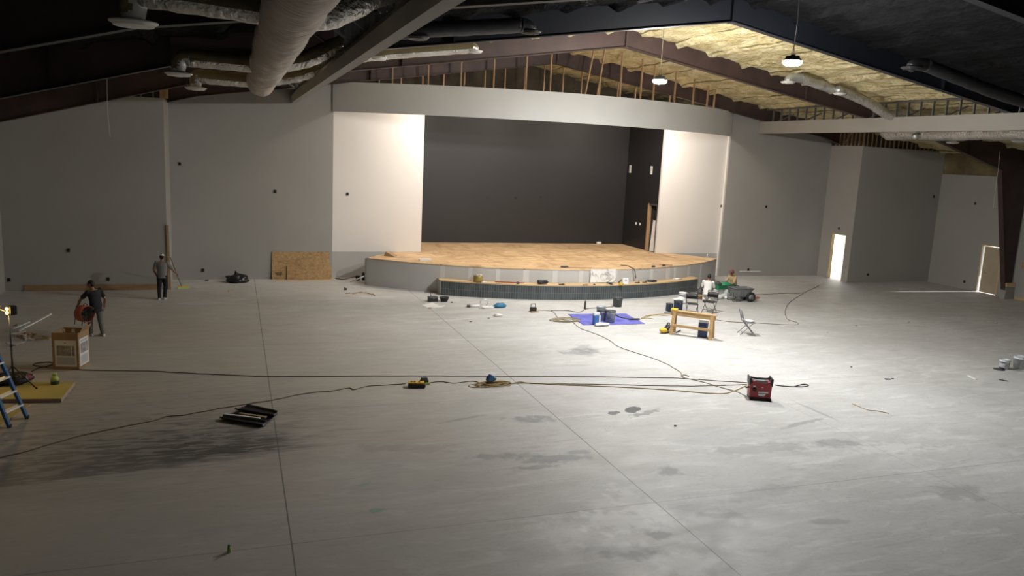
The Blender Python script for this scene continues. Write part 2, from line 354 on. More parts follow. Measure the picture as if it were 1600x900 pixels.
def tag(o, label=None, cat=None, group=None, kind=None):
    if label: o['label'] = label
    if cat: o['category'] = cat
    if group: o['group'] = group
    if kind: o['kind'] = kind
    return o
def empty(name, loc=(0, 0, 0), rz=0., label=None, cat=None, group=None, rx=0., ry=0.):
    o = bpy.data.objects.new(name, None); col.objects.link(o); o.empty_display_size = .1
    o.location = loc; o.rotation_euler = (rx, ry, rz); return tag(o, label, cat, group)
def copy_tree(o, kids, parent=None):
    c = o.copy(); col.objects.link(c); c.parent = parent
    for ch in kids.get(o.name, []): copy_tree(ch, kids, c)
    return c
def kid_map():
    k = {}
    for x in bpy.data.objects:
        if x.parent: k.setdefault(x.parent.name, []).append(x)
    return k
def struct(o): o['kind'] = 'structure'; return o
def smooth_path(pts, sub=6):
    """Catmull-Rom through the points"""
    P = [Vector(p) for p in pts]; out = []
    for i in range(len(P)-1):
        p0 = P[max(i-1, 0)]; p1 = P[i]; p2 = P[i+1]; p3 = P[min(i+2, len(P)-1)]
        for k in range(sub):
            t = k/sub; t2 = t*t; t3 = t2*t
            out.append(.5*((2*p1)+(p2-p0)*t+(2*p0-5*p1+4*p2-p3)*t2+(3*p1-p0-3*p2+p3)*t3))
    out.append(P[-1]); return out

# ================================================================= THE SHELL
CX = 14.15                                  # ridge
XL, XR = -8.1, 36.5                         # side walls
YJ, YB, YW, YA, YG = 33.16, 35.49, 35.74, 39.6, 41.2
JL, JR = -2.55, 30.85                       # jut corners
SL, SR = 4.05, 24.35                        # stage opening, white panels
AL, AR = 8.15, 20.6                         # black alcove
def roofz(x): return 10.86-.166*abs(x-CX)
def framez(x):
    d = abs(x-CX); return 10.15-.163*min(d, 15.6)-.28*max(0, d-15.6)

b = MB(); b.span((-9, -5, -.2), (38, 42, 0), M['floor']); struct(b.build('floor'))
b = MB(); b.span((-60, -40, -.26), (110, 110, -.21), M['concrete_out']); struct(b.build('ground'))

def topwall(b, x0, x1, y0, y1, m, zc, along='x', mu=None):
    """drywall up to zc and bare sheathing above it to the roof"""
    b.span((x0, y0, 0), (x1, y1, zc), m)
    mu = mu or M['shade']
    if along == 'x':
        yb = y1-.05
        xs = [x0, x1] if not (x0 < CX < x1) else [x0, CX, x1]
        for a, c in zip(xs, xs[1:]):
            b.add([(a, yb, zc), (c, yb, zc), (c, yb, roofz(c)+.05), (a, yb, roofz(a)+.05), (a, y1, zc), (c, y1, zc), (c, y1, roofz(c)+.05), (a, y1, roofz(a)+.05)],
                  [(0, 1, 2, 3), (5, 4, 7, 6), (0, 4, 5, 1), (2, 6, 7, 3), (0, 3, 7, 4), (1, 5, 6, 2)], mu)
b = MB(); topwall(b, XL-.3, JL, YJ, YJ+.14, M['grey'], 7.36); struct(b.build('wall_front_left'))
b = MB(); b.span((JL-.14, YJ+.14, 0), (JL, YG, 7.36), M['grey']); b.span((JL-.14, YJ+.14, 7.36), (JL-.09, YG, roofz(JL)+.05), M['shade']); struct(b.build('wall_return_left'))
b = MB(); b.span((JL, YB, 0), (SL, YB+.14, 8.9), M['grey']); struct(b.build('wall_back_left'))
def stagewall(x0, x1):
    b = MB(); b.span((x0, YW, 1.2), (x1, YW+.14, 8.6), M['white']); b.span((x0, YW, 0), (x1, YW+.14, 1.2), M['greyl']); return b
b = stagewall(SL-.01, AL); struct(b.build('wall_stage_left'))
b = stagewall(AR, SR); struct(b.build('wall_stage_right'))
b = MB(); b.span((SR, YB, 0), (JR, YB+.14, 8.9), M['grey']); b.span((SR, YB+.14, 0), (SR+.14, YW+.14, 8.6), M['white']); struct(b.build('wall_back_right'))
b = MB(); b.span((AL-.14, YW+.14, 0), (AL, YA, 8.8), M['black']); struct(b.build('wall_alcove_left'))
b = MB(); b.span((AL-.14, YA, 0), (AR+.14, YA+.12, 8.8), M['black']); struct(b.build('wall_alcove_back'))
b = MB()
for y0, y1, z0, z1 in ((YW+.14, 35.97, 0, 8.8), (36.84, YA, 0, 8.8), (35.97, 36.84, 3.66, 8.8), (35.97, 36.84, 0, 1.2)): b.span((AR, y0, z0), (AR+.14, y1, z1), M['black'])
struct(b.build('wall_alcove_right'))
b = MB()
for a, c in ((JL-.14, CX), (CX, JR+.14)): b.add([(a, YG, 0), (c, YG, 0), (c, YG, roofz(c)+.15), (a, YG, roofz(a)+.15), (a, YG+.1, 0), (c, YG+.1, 0), (c, YG+.1, roofz(c)+.15), (a, YG+.1, roofz(a)+.15)],
    [(0, 1, 2, 3), (5, 4, 7, 6), (0, 4, 5, 1), (2, 6, 7, 3), (0, 3, 7, 4), (1, 5, 6, 2)], M['kraftd'])
struct(b.build('wall_gable'))
b = MB()
for y0, y1, z0, z1 in ((YJ, 33.62, 0, 7.2), (34.6, YG, 0, 7.2), (33.62, 34.6, 2.45, 7.2)): b.span((JR, y0, z0), (JR+.14, y1, z1), M['grey'])
b.span((JR+.09, YJ+.1, 7.2), (JR+.14, YG, roofz(JR)+.05), M['shade']); struct(b.build('wall_return_right'))
b = MB(); topwall(b, JR+.14, XR, YJ, YJ+.14, M['grey'], 7.18); struct(b.build('wall_front_right'))
b = MB()
for y0, y1, z0, z1 in ((-4, 28.97, 0, 5.97), (30.05, YJ+.14, 0, 5.97), (28.97, 30.05, 2.45, 5.97)): b.span((XR, y0, z0), (XR+.16, y1, z1), M['grey'])
b.span((XR+.10, -4, 5.97), (XR+.16, YJ+.14, 7.3), M['kraft']); struct(b.build('wall_right'))
b = MB(); b.span((XL-.16, -4, 0), (XL, YJ, 7.3), M['grey']); struct(b.build('wall_left'))
b = MB(); b.span((XL-.16, -4.16, 0), (XR+.16, -4, 7.0), M['grey'])
for a, c in ((XL-.16, CX), (CX, XR+.16)): b.add([(a, -4.16, 7), (c, -4.16, 7), (c, -4.16, roofz(c)+.05), (a, -4.16, roofz(a)+.05), (a, -4, 7), (c, -4, 7), (c, -4, roofz(c)+.05), (a, -4, roofz(a)+.05)],
    [(0, 1, 2, 3), (5, 4, 7, 6), (0, 4, 5, 1), (2, 6, 7, 3), (0, 3, 7, 4), (1, 5, 6, 2)], M['grey'])
struct(b.build('wall_rear'))

# roof underside: lumpy spray foam between purlins, black over the near bays, bare tan over the far ones
def roof():
    b = MB(); x0, x1, y0, y1 = XL-.6, XR+.6, -4.3, YG+.15; dx, dy = .16, .22
    nx, ny = int((x1-x0)/dx), int((y1-y0)/dy); V = []
    for j in range(ny+1):
        y = y0+(y1-y0)*j/ny
        for i in range(nx+1):
            x = x0+(x1-x0)*i/nx; d = abs(x-CX)
            ph = (d % 1.52)/1.52; rib = -.17*math.exp(-((ph-.5)/.09)**2)+.09*math.exp(-((ph-.40)/.035)**2)
            z = roofz(x)+rib+.05*noise.noise((x*1.3, y*.7, 0))+.045*noise.noise((x*3.1, y*1.7, 5))+.02*noise.noise((x*7, y*4, 9))
            V.append((x, y, z))
    w = nx+1; fa, fk = [], []
    for j in range(ny):
        y = y0+(y1-y0)*(j+.5)/ny
        for i in range(nx): (fk if y < 21.2 else fa).append((j*w+i, j*w+i+1, (j+1)*w+i+1, (j+1)*w+i))
    b.add(V, fa, M['foamy'], True); o = len(b.v)-len(V)
    k = b.slot(M['foamk'])
    for f in fk: b.f.append(f); b.mi.append(k); b.sm.append(True)
    for q in ((x0, CX), (CX, x1)):     # metal skin above the foam
        b.add([(q[0], y0, roofz(q[0])+.2), (q[1], y0, roofz(q[1])+.2), (q[1], y1, roofz(q[1])+.2), (q[0], y1, roofz(q[0])+.2)], [(0, 1, 2, 3)], M['metalstud'])
    struct(b.build('ceiling', fix=False))
roof()

# ---------------------------------------------------------------- steel frames
def frame(Y, m, label):
    root = empty('steel_frame', (CX, Y, 0), 0, label, 'roof frame', 'steel frames across the hall')
    for sg in (1, -1):
        xs = [0, 5, 10, 15.6, 18.2, 20.3 if sg > 0 else 21.3]
        lo = [(x, framez(CX+x)) for x in xs]; hi = [(x, roofz(CX+x)+.12) for x in xs+[22.15]]
        DS = 11.6 if (sg < 0 and m is M['steelblk']) else 0
        w = MB(); poly = [(sg*x, z) for x, z in lo] + [(sg*21.85, 0.), (sg*22.25, 0.)] + [(sg*22.25, roofz(CX+22.25)+.1)] + [(sg*x, z) for x, z in hi[::-1]]
        k = len(poly); V = [(x, -.012, z) for x, z in poly]+[(x, .012, z) for x, z in poly]
        w.add(V, [tuple(range(k)), tuple(range(2*k-1, k-1, -1))]+[(i, k+i, k+(i+1) % k, (i+1) % k) for i in range(k)], m); wo = w.build('web', root)
        if DS:                            # outer haunch still in brown primer
            me = wo.data; me.materials.append(M['steelbrn']); bm = bmesh.new(); bm.from_mesh(me)
            bmesh.ops.bisect_plane(bm, geom=bm.verts[:]+bm.edges[:]+bm.faces[:], plane_co=(-DS, 0, 0), plane_no=(1, 0, 0))
            for f_ in bm.faces:
                if f_.calc_center_median().x < -DS: f_.material_index = 1
            bm.to_mesh(me); bm.free()
        fl = MB(); L = [Vector((sg*x, 0, z)) for x, z in lo]+[Vector((sg*21.85, 0, 0))]
        for a, c in zip(L, L[1:]): fl.bar(a, c, .26, .022, m, (0, 1, 0) if False else (0, 0, 1) if abs((c-a).normalized().z) < .9 else (1, 0, 0))
        fl.build('bottom_flange', root)
        for d in (8.6, 15.6, 18.2):
            sp = MB(); sp.span((sg*d-.02, -.13, framez(CX+d)), (sg*d+.02, .13, roofz(CX+d)), m); sp.build('splice_plate', root)
    sp = MB(); sp.span((-.03, -.14, framez(CX)-.03), (.03, .14, roofz(CX)), m); sp.build('ridge_plate', root)
frame(14.3, M['steelblk'], 'black painted steel frame nearest the camera, cut off by the top corners')
frame(21.2, M['steelblk'], 'black painted gable frame with the lamp cord hanging before it')
frame(28.1, M['steelbrn'], 'brown primed gable frame just before the curved stage header')
frame(35.0, M['steelbrn'], 'rearmost gable frame half hidden behind the header studs')

# ---------------------------------------------------------------- curved header over the stage
HC, HR = 47.7, 15.95                        # arc centre y, radius
def arc(R, yc, half, n): return [(CX+R*math.sin(t), yc-R*math.cos(t)) for t in [(-half+2*half*i/n) for i in range(n+1)]]
half = math.asin((SR-SL)/2/HR)
hd = empty('stage_header', (CX, YB, 0), 0, 'long curved pale grey header spanning above the stage opening', 'header')
hd.location = (0, 0, 0)
def curved(b, R0, R1, yc, half, z0, z1, m, n=64):
    A, B = arc(R0, yc, half, n), arc(R1, yc, half, n); k = n+1
    V = [(x, y, z0) for x, y in A]+[(x, y, z1) for x, y in A]+[(x, y, z0) for x, y in B]+[(x, y, z1) for x, y in B]
    Fc = []
    for i in range(n):
        Fc += [(i, i+1, k+i+1, k+i), (2*k+i+1, 2*k+i, 3*k+i, 3*k+i+1), (k+i, k+i+1, 3*k+i+1, 3*k+i), (i+1, i, 2*k+i, 2*k+i+1)]
    Fc += [(0, k, 3*k, 2*k), (n, 2*k+n, 3*k+n, k+n)]
    b.add(V, Fc, m); return A
b = MB(); curved(b, HR, HR-.16, HC, half, 7.36, 8.60, M['header']); b.build('fascia', hd)
def arc_at_px(px, z):
    best = None
    for i in range(2001):
        t = -half+2*half*i/2000; p = Vector((CX+(HR-.08)*math.sin(t), HC-(HR-.08)*math.cos(t), z))
        d = p-EYE; x = 800+F_PX*d.dot(RT)/d.dot(FW)
        if best is None or abs(x-px) < best[0]: best = (abs(x-px), p)
    return best[1]
for px in (613, 669, 720, 771, 821, 859, 914, 933, 968, 1000, 1020, 1053, 1082, 1104, 1115, 1139, 1152):
    p = arc_at_px(px, 8.6); lean = {914: .35, 933: .25}.get(px, 0)
    zt = roofz(p.x)-.02; b = MB(); b.bar((p.x, p.y, 8.55), (p.x+lean, p.y, zt), .045, .10, M['stud'], (0, 1, 0)); b.build('stud', hd)
bk = empty('rear_stud_row', (0, 0, 0), 0, 'dim row of wooden studs standing far behind the header', 'stud framing')
for i in range(16):
    x = 6.2+i*1.0; b = MB(); b.bar((x, 36.6, 8.55), (x, 36.6, roofz(x)-.03), .045, .09, M['stud'], (0, 1, 0)); b.build('stud', bk)
b = MB(); b.span((SL, 36.54, 8.5), (SR, 36.66, 8.6), M['stud']); b.build('plate', bk)

# ---------------------------------------------------------------- studs above the side wall panels
def stud_row(name, label, A, B, n, z0, ztop, m, w, d, brace=0, plate=True):
    r = empty(name, (0, 0, 0), 0, label, 'stud framing')
    A, B = Vector(A), Vector(B)
    for i in range(n):
        p = A.lerp(B, i/(n-1)); b = MB(); b.bar((p.x, p.y, z0), (p.x, p.y, ztop(p.x)), w, d, m, (0, 1, 0)); b.build('stud', r)
    for i in range(brace):
        p = A.lerp(B, (i+.3)/brace); q = A.lerp(B, (i+.62)/brace); b = MB(); b.bar((p.x, p.y+.06, z0), (q.x, q.y+.06, ztop(q.x)-.05), w*.8, d*.5, m, (0, 1, 0)); b.build('brace', r)
    return r
stud_row('stud_row', 'row of pale wooden studs above the doorway return on the right', (JR+.05, 35.2, 0), (JR+.05, YJ+.06, 0), 8, 7.2, lambda x: roofz(x), M['stud'], .09, .045, 1)
stud_row('stud_row', 'row of thin studs on top of the grey panel right of the doorway', (JR+.3, YJ+.05, 0), (36.2, YJ+.05, 0), 18, 7.18, lambda x: roofz(x), M['stud'], .05, .05, 2)
stud_row('stud_row', 'metal studs in the gap above the leftmost grey panel', (-4.6, YJ+.05, 0), (-2.9, YJ+.05, 0), 5, 7.36, lambda x: roofz(x), M['metalstud'], .05, .05, 2)
b = MB(); b.span((JL-.12, YJ-.005, 7.36), (JL+.16, YJ+.30, 8.1), M['stud']); tag(b.build('wood_post'), 'short pine post on top of the left wall corner', 'post')

# ---------------------------------------------------------------- soffit beams along the hall with metal studs on them
def soffit(x0, x1, zb, inner, label):
    r = empty('soffit_beam', (0, 0, 0), 0, label, 'soffit beam', 'long soffit beams')
    b = MB(); hi_, ho = zb+.60, zb+.29
    poly = [(x0, zb), (x1, zb), (x1, hi_ if inner > 0 else ho), (x0, ho if inner > 0 else hi_)]
    b.prism(poly, 2.0, YB, M['beam'], 1); b.build('soffit', r)
    xs = x1-.06 if inner > 0 else x0+.06
    out = -1 if inner > 0 else 1
    ys = [YB-.4-.62*i for i in range(53)]
    for y in ys:
        if min(abs(y-f) for f in (14.3, 21.2, 28.1, 35.0)) < .14: continue
        b = MB(); b.span((xs-.045, y-.02, zb+.5), (xs+.045, y+.02, roofz(xs)+.02), M['metalstud']); b.build('stud', r)
    b = MB(); b.span((xs-.05, 2.0, roofz(xs)-.1), (xs+.05, YB, roofz(xs)-.03), M['metalstud']); b.build('top_track', r)
    for i in range(16):
        y = YB-1.2-2.05*i; b = MB(); b.bar((xs+out*.05, y, zb+.55), (xs+out*1.05, y-.3, roofz(xs+out*1.05)-.02), .05, .05, M['metalstud'], (0, 1, 0)); b.build('brace', r)
soffit(2.26, 2.49, 7.60, 1, 'grey soffit beam with metal studs, running back beside the big wrapped duct')
soffit(26.03, 26.26, 7.60, -1, 'grey soffit beam crossing the upper right above the foil trunk duct')

# ---------------------------------------------------------------- ducts
def ring(b, c, r, m, h=.05):
    b.lathe([(r*.30, -.03), (r*.45, -.015), (r*.78, .0), (r, .035), (r*1.0, .055), (r*.6, .08), (r*.42, .10)], m, c, 28)
    for q in (.42, .62, .82): b.lathe([(r*q, -.012-.02*(.82-q)), (r*q+.02, .03)], m, c, 28)
def diffuser(parent, p, r, m):
    b = MB(); ring(b, p, r, m); b.build('diffuser', parent)
def branch(parent, pts, r, m, dips, name='branch_duct', end=True, tan=None, elbow=None):
    P = smooth_path(pts, 7); b = MB(); rr = []
    for i, p in enumerate(P): rr.append(r*(1+.045*math.sin(i*2.1)+.03*noise.noise(p*3)))
    b.tube(P, rr, m, 18); o = b.build(name, parent)
    if tan:                           # the strip of unfaced wrap along the top of the run
        t = MB(); V = []; n = 9
        for i, p in enumerate(P):
            d = (P[min(i+1, len(P)-1)]-P[max(i-1, 0)]).normalized(); w = Vector((0, 0, 1)).cross(d).normalized(); u = d.cross(w)
            for k in range(n):
                a = PI*(-.10+1.20*k/(n-1)); V.append(p+w*(math.cos(a)*rr[i]*1.03)+u*(math.sin(a)*rr[i]*1.03))
        t.add(V, [(i*n+k, i*n+k+1, (i+1)*n+k+1, (i+1)*n+k) for i in range(len(P)-1) for k in range(n-1)], tan, True); t.build('wrap_strip', o, fix=False)
    for q, rd in dips:
        q = Vector(q); e = MB(); top = q+Vector((0, 0, rd*.62))
        if end:
            d = (P[-1]-P[-4]).normalized(); a = P[-1]-d*.03
            hd2 = Vector((q.x-a.x, q.y-a.y, 0)); cur = smooth_path([a, a+hd2*.55+Vector((0, 0, -.01)), Vector((q.x, q.y, 0))-hd2*.10+Vector((0, 0, a.z*.72+q.z*.28)), Vector((q.x, q.y, a.z*.35+q.z*.65)), q+Vector((0, 0, .05))], 5)
        else:
            cur = [Vector((q.x, q.y, q.z+rd*1.0+.15)), q+Vector((0, 0, .06))]
        e.tube(cur, [r*1.02+(rd*.46-r*1.02)*i/(len(cur)-1) for i in range(len(cur))], elbow or M['galv'], 18)
        if tan:
            ks = e.slot(tan); cc = sum(cur, Vector())/len(cur); dv = Vector((d.x, d.y, 1.0)).normalized() if end else Vector((0, 0, 1))
            for fi, fc in enumerate(e.f):
                q_ = sum((Vector(e.v[k_]) for k_ in fc), Vector())/len(fc); near = min(cur, key=lambda z_: (z_-q_).length)
                if (q_-near).dot(dv) > 0 and q_.z > q.z+.16: e.mi[fi] = ks
        e.build('elbow', o)
        diffuser(o, q, rd, M['diff'] if m is not M['blkduct'] else M['blkduct'])
    return o
TX, TZ, TR = .74, 7.68, .40
lt = empty('trunk_duct', (0, 0, 0), 0, 'big wrinkled tan wrapped trunk duct with foil branches, upper left', 'duct', 'trunk ducts')
def trunk(parent, x, z, r, y0, y1, m):
    n, k = 230, 40; V = []
    for i in range(n+1):
        y = y0+(y1-y0)*i/n; e_ = 1-.35*max(0, 1-(n-i)/3)
        for j in range(k):
            t = 2*PI*j/k; q = Vector((math.cos(t), math.sin(t), 0))
            rr = r*e_*(1+.07*noise.noise((q.x*1.1, y*.8, q.y*1.1))+.05*noise.noise((q.x*2.2, y*2.6, q.y*2.2))+.022*noise.noise((q.x*1.5, y*11, q.y*1.5)))
            V.append((x+rr*q.x+.03*noise.noise((0, y*.6, 4)), y, z+rr*q.y+.03*noise.noise((3, y*.5, 0))))
    b = MB(); b.add(V, [(i*k+j, i*k+(j+1) % k, (i+1)*k+(j+1) % k, (i+1)*k+j) for i in range(n) for j in range(k)], m, True)
    b.add(V[:k], [tuple(range(k))], m); b.add(V[-k:], [tuple(range(k))], m); b.build('trunk', parent)
trunk(lt, TX, TZ, TR, 1.5, 25.9, M['wrap'])
tn = M['foiltan']
branch(lt, [(TX, 12.3, TZ+.06), (-.3, 12.3, TZ+.12), (-1.15, 12.4, TZ+.17)], .205, M['foil'], [(at(209, 40, 1, 12.5), .32)], tan=tn)
branch(lt, [(TX, 19.9, TZ), (-.3, 19.9, TZ+.02), (-.98, 19.9, TZ+.03)], .20, M['foil'], [(at(279, 118, 1, 19.9), .30)], tan=tn)
branch(lt, [(TX, 25.2, TZ), (-.3, 25.2, TZ), (-1.0, 25.2, TZ+.02)], .20, M['foil'], [(at(306, 140, 1, 25.2), .30)], tan=tn)
branch(lt, [(TX, 12.0, TZ), (1.35, 12.1, TZ+.12), (2.4, 12.3, 8.35), (4.2, 12.3, 8.75), (7.3, 12.3, 9.15)], .22, M['foil'], [((7.8, 12.3, 8.8), .3)])
branch(lt, [(TX, 19.6, TZ), (1.2, 19.7, TZ+.08), at(485, 90, 1, 19.7), at(515, 76, 1, 19.7), (2.75, 19.6, 8.46)], .20, M['foil'], [], tan=tn)
branch(lt, [(TX, 25.0, TZ), (1.2, 25.0, TZ+.1), at(470, 116, 1, 24.8), at(500, 106, 1, 24.6), (3.0, 24.6, 8.42)], .20, M['foil'], [], tan=tn)
o = branch(lt, [(2.7, 24.6, 8.40), at(600, 84, 1, 24.6), at(680, 78, 1, 24.6), at(737, 74, 1, 24.6)], .185, M['foil'], [(at(741, 82, 1, 24.6), .27)], tan=tn)
e = MB(); q = at(590, 93, 1, 24.6); e.tube([q+Vector((0, 0, .30)), q+Vector((0, 0, .05))], [.17, .15], M['galv'], 16); e.build('elbow', o); diffuser(o, q, .29, M['diff'])
o = branch(lt, [(2.7, 19.6, 8.45), at(640, 48, 1, 19.5), at(740, 43, 1, 19.5), at(815, 39, 1, 19.5)], .19, M['blkduct'], [(at(829, 52, 1, 19.5), .27)], elbow=M['blkduct'])
e = MB(); q = at(652, 61, 1, 19.5); e.tube([q+Vector((0, 0, .32)), q+Vector((0, 0, .05))], [.17, .15], M['blkduct'], 16); e.build('elbow', o); diffuser(o, q, .29, M['blkduct'])
rt = empty('trunk_duct', (0, 0, 0), 0, 'crinkled foil trunk duct hanging just below the right hand soffit beam', 'duct', 'trunk ducts')
trunk(rt, 27.55, 7.72, .40, 1.5, 28.5, M['foil'])
b = MB(); b.lathe([(.10, 0), (.14, .05), (.13, .16), (.0, .2)], M['galv'], at(1432, 213, 0, 27.15), 12, (0, -PI/2, 0)); b.build('takeoff_collar', rt)
YR = 26.6
o = branch(rt, [(27.5, YR, 7.9), (26.7, YR, 8.35), at(1390, 180, 1, YR), at(1360, 162, 1, YR), at(1325, 146, 1, YR), at(1290, 135, 1, YR), at(1250, 121, 1, YR)], .20, M['foil'], [(at(1231, 130, 1, YR), .28)])
q = at(1312, 148, 1, YR-.3); e = MB(); e.tube([q+Vector((.02, .1, .3)), q+Vector((0, 0, .05))], [.17, .15], M['galv'], 16); e.build('elbow', o); diffuser(o, q, .25, M['diff'])
branch(rt, [(27.3, 18.6, 7.75), (25.0, 18.7, 8.1), at(1560, 146, 1, 18.8), at(1500, 123, 1, 18.8), at(1445, 101, 1, 18.8)], .19, M['blkduct'], [(at(1424, 108, 1, 18.8), .30)], elbow=M['blkduct'])
for px, py in ((1488, 224), (1592, 222)):
    q = at(px, py, 0, 29.6); branch(rt, [(27.6, q.y, 7.75), (28.6, q.y, 7.8), (29.3, q.y, 7.8)], .17, M['foil'], [(q, .27)])

# ---------------------------------------------------------------- hanging lamps
def highbay(p, ztop, label, on=True, power=1800., swing=0.):
    r = empty('hanging_lamp', p, 0, label, 'lamp', 'round high bay lamps on the ridge')
    b = MB(); b.lathe([(.0, .20), (.06, .20), (.08, .15), (.17, .13), (.22, .08), (.24, .036), (.2, .036)], M['dkgrey'], (0, 0, 0), 24)
    for i in range(10):
        t = 2*PI*i/10; b.box((.12*math.cos(t), .12*math.sin(t), .14), (.11, .008, .06), M['dkgrey'], (0, 0, t))
    b.build('housing', r)
    b = MB(); b.lathe([(.245, .035), (.25, .0), (.22, -.05), (.13, -.085), (.0, -.095)], M['lens'], (0, 0, 0), 28); b.build('lens', r)
    b = MB(); b.tube([(0, 0, .20), (.03*swing, 0, (ztop-p[2])*.5), (0, 0, ztop-p[2])], .011, M['wire'], 6)
    b.tube([(-.07, 0, .18), (0, 0, .42), (.07, 0, .18)], .006, M['metalstud'], 6); b.build('cord', r)
    l = bpy.data.lights.new('lamp_light', 'AREA'); l.shape = 'DISK'; l.size = .34; l.energy = power*.49; l.color = (.975, .99, 1)
    lo = bpy.data.objects.new('lamp_light', l); col.objects.link(lo); lo.parent = r; lo.location = (0, 0, -.105)
    l2 = bpy.data.lights.new('lamp_glow', 'POINT'); l2.shadow_soft_size = .12; l2.energy = power*.86; l2.color = (1, .965, .91)
    l2o = bpy.data.objects.new('lamp_glow', l2); col.objects.link(l2o); l2o.parent = r; l2o.location = (0, 0, -.26)
PW = 800.
highbay((13.81, 17.7, 8.62), 10.75, 'bright round lamp hanging on a cord before the black frame', power=PW, swing=1)
highbay((13.81, 24.6, 8.62), 10.75, 'small round lamp hanging in front of the header studs', power=PW)
def stage_lamp(p, tgt, label, power, size=.5):
    d = (Vector(tgt)-Vector(p)); q = d.to_track_quat('-Z', 'Y').to_euler()
    r = empty('stage_lamp', p, 0, label, 'lamp', 'stage lamps behind the header'); r.rotation_euler = q
    b = MB(); b.box((0, 0, .09), (.56, .30, .12), M['blkpl']); b.build('housing', r, bev=.02)
    b = MB(); b.box((0, 0, .025), (.50, .24, .02), M['lensst']); b.build('lens', r)
    b = MB(); b.tube([(-.32, 0, .09), (-.32, 0, .38), (.32, 0, .38), (.32, 0, .09)], .015, M['blkpl'], 6); b.tube([(0, 0, .38), (0, 0, .7)], .015, M['blkpl'], 6); b.build('yoke', r)
    l = bpy.data.lights.new('stage_light', 'AREA'); l.shape = 'RECTANGLE'; l.size = .5; l.size_y = .24; l.energy = power; l.color = (1, .89, .78)
    lo = bpy.data.objects.new('stage_light', l); col.objects.link(lo); lo.parent = r; lo.location = (0, 0, .005)
SP = 172.
stage_lamp((9.2, 33.2, 8.3), (8.6, 36.2, 1), 'stage lamp hung behind the left part of the header', SP)
stage_lamp((14.2, 33.2, 8.3), (14.2, 36.6, 1), 'stage lamp hung behind the middle of the header', SP*.9)
stage_lamp((19.3, 33.2, 8.3), (20.4, 36.2, 1), 'stage lamp hung behind the right part of the header', SP)

# world: bright hazy sky outside the two doorways
w = bpy.data.worlds.new('sky'); sc.world = w; w.use_nodes = True
bg = w.node_tree.nodes['Background']; bg.inputs[0].default_value = (.93, .96, 1, 1); bg.inputs[1].default_value = 5.5
sl = bpy.data.lights.new('sun', 'SUN'); sl.energy = 7; sl.angle = .05; sl.color = (1, .98, .95); so = bpy.data.objects.new('sun', sl); col.objects.link(so); so.rotation_euler = Vector((-1, .065, -.46)).to_track_quat('-Z', 'Y').to_euler()
b = MB(); b.span((40, 32.3, -.2), (40.2, 48, 8.5), M['concrete_out']); struct(b.build('wall_sun_blocker'))  # unseen wall added outside to keep the sun out of the return doorway

sc.view_settings.view_transform = 'Standard'; sc.view_settings.look = 'None'; sc.view_settings.exposure = 0.73; sc.view_settings.gamma = 1; sc.view_settings.use_curve_mapping = False
sc.cycles.use_denoising = True; sc.cycles.max_bounces = 8; sc.cycles.diffuse_bounces = 5; sc.cycles.glossy_bounces = 3; sc.cycles.sample_clamp_indirect = 6
# ================================================================= STAGE
SY, SRAD = 43.0, 12.8
half_s = math.asin(8.85/SRAD)
st = empty('stage', (0, 0, 0), 0, 'raised curved stage with bare board deck and a charcoal tiled front step', 'stage')
A = arc(SRAD, SY, half_s, 64)
b = MB(); b.prism(A+[(21.3, YW), (AR, YW), (AR, YA-.005), (AL, YA-.005), (AL, YW), (7.0, YW)], 1.165, 1.2, M['deck']); b.build('deck', st)
b = MB(); curved(b, SRAD-.015, SRAD-.13, SY, half_s-.001, 0, 1.164, M['facing'], 64)
for p, q in ((A[0], (7.0, YW)), (A[-1], (21.3, YW))):
    b.bar((p[0], p[1]+.06, .582), (q[0], q[1]-.06, .582), .1, 1.164, M['facing'])
b.build('front_face', st)
b = MB()
def face_t(px, z=.9):
    best = None
    for i in range(1201):
        t = -half_s+2*half_s*i/1200; p = Vector((CX+SRAD*math.sin(t), SY-SRAD*math.cos(t), z)); d = p-EYE; x = 800+F_PX*d.dot(RT)/d.dot(FW)
        if best is None or abs(x-px) < best[0]: best = (abs(x-px), t)
    return best[1]
for px, wd in ((691, .10), (735, .09), (778, .09), (822, .13), (867, .11), (908, .09), (962, .1), (1018, .10), (1044, .12), (1055, .08), (1077, .10), (1096, .08)):
    t = face_t(px); P = [(CX+(SRAD-.008)*math.sin(t+k*wd/SRAD), SY-(SRAD-.008)*math.cos(t+k*wd/SRAD)) for k in (-1, 0, 1)]
    Q = [(CX+(SRAD-.02)*math.sin(t+k*wd/SRAD), SY-(SRAD-.02)*math.cos(t+k*wd/SRAD)) for k in (1, 0, -1)]
    b = MB(); b.prism(P+Q, .02, 1.15, M['mud']); b.build('joint_compound_stripe', st)
# lower step
S2Y, S2R = 42.2, 12.6; half2 = math.asin(6.15/S2R); th = .63
O = arc(S2R, S2Y, half2, 64); I = [(CX+(SRAD)*math.sin(t), SY-SRAD*math.cos(t)) for t in [math.asin(6.15/SRAD)*(1-2*i/64) for i in range(65)]]
b = MB(); b.prism(O+I, 0, th-.05, M['shade']); b.build('step_core', st)
O2 = arc(S2R+.03, S2Y, half2+.004, 64); b = MB(); b.prism(O2+I, th-.048, th, M['osb'] if False else M['wood']); b.build('step_tread', st)
b = MB(); n = 96; V = []; UV = []
for i in range(n+1):
    t = -half2+2*half2*i/n
    for z in (.0, th-.05):
        V.append((CX+(S2R+.014)*math.sin(t), S2Y-(S2R+.014)*math.cos(t), z)); UV.append((t*S2R, z+.02))
b.add(V, [(2*i, 2*i+2, 2*i+3, 2*i+1) for i in range(n)], M['tile'], True); b.uv = UV; b.build('tiled_step_front', st)
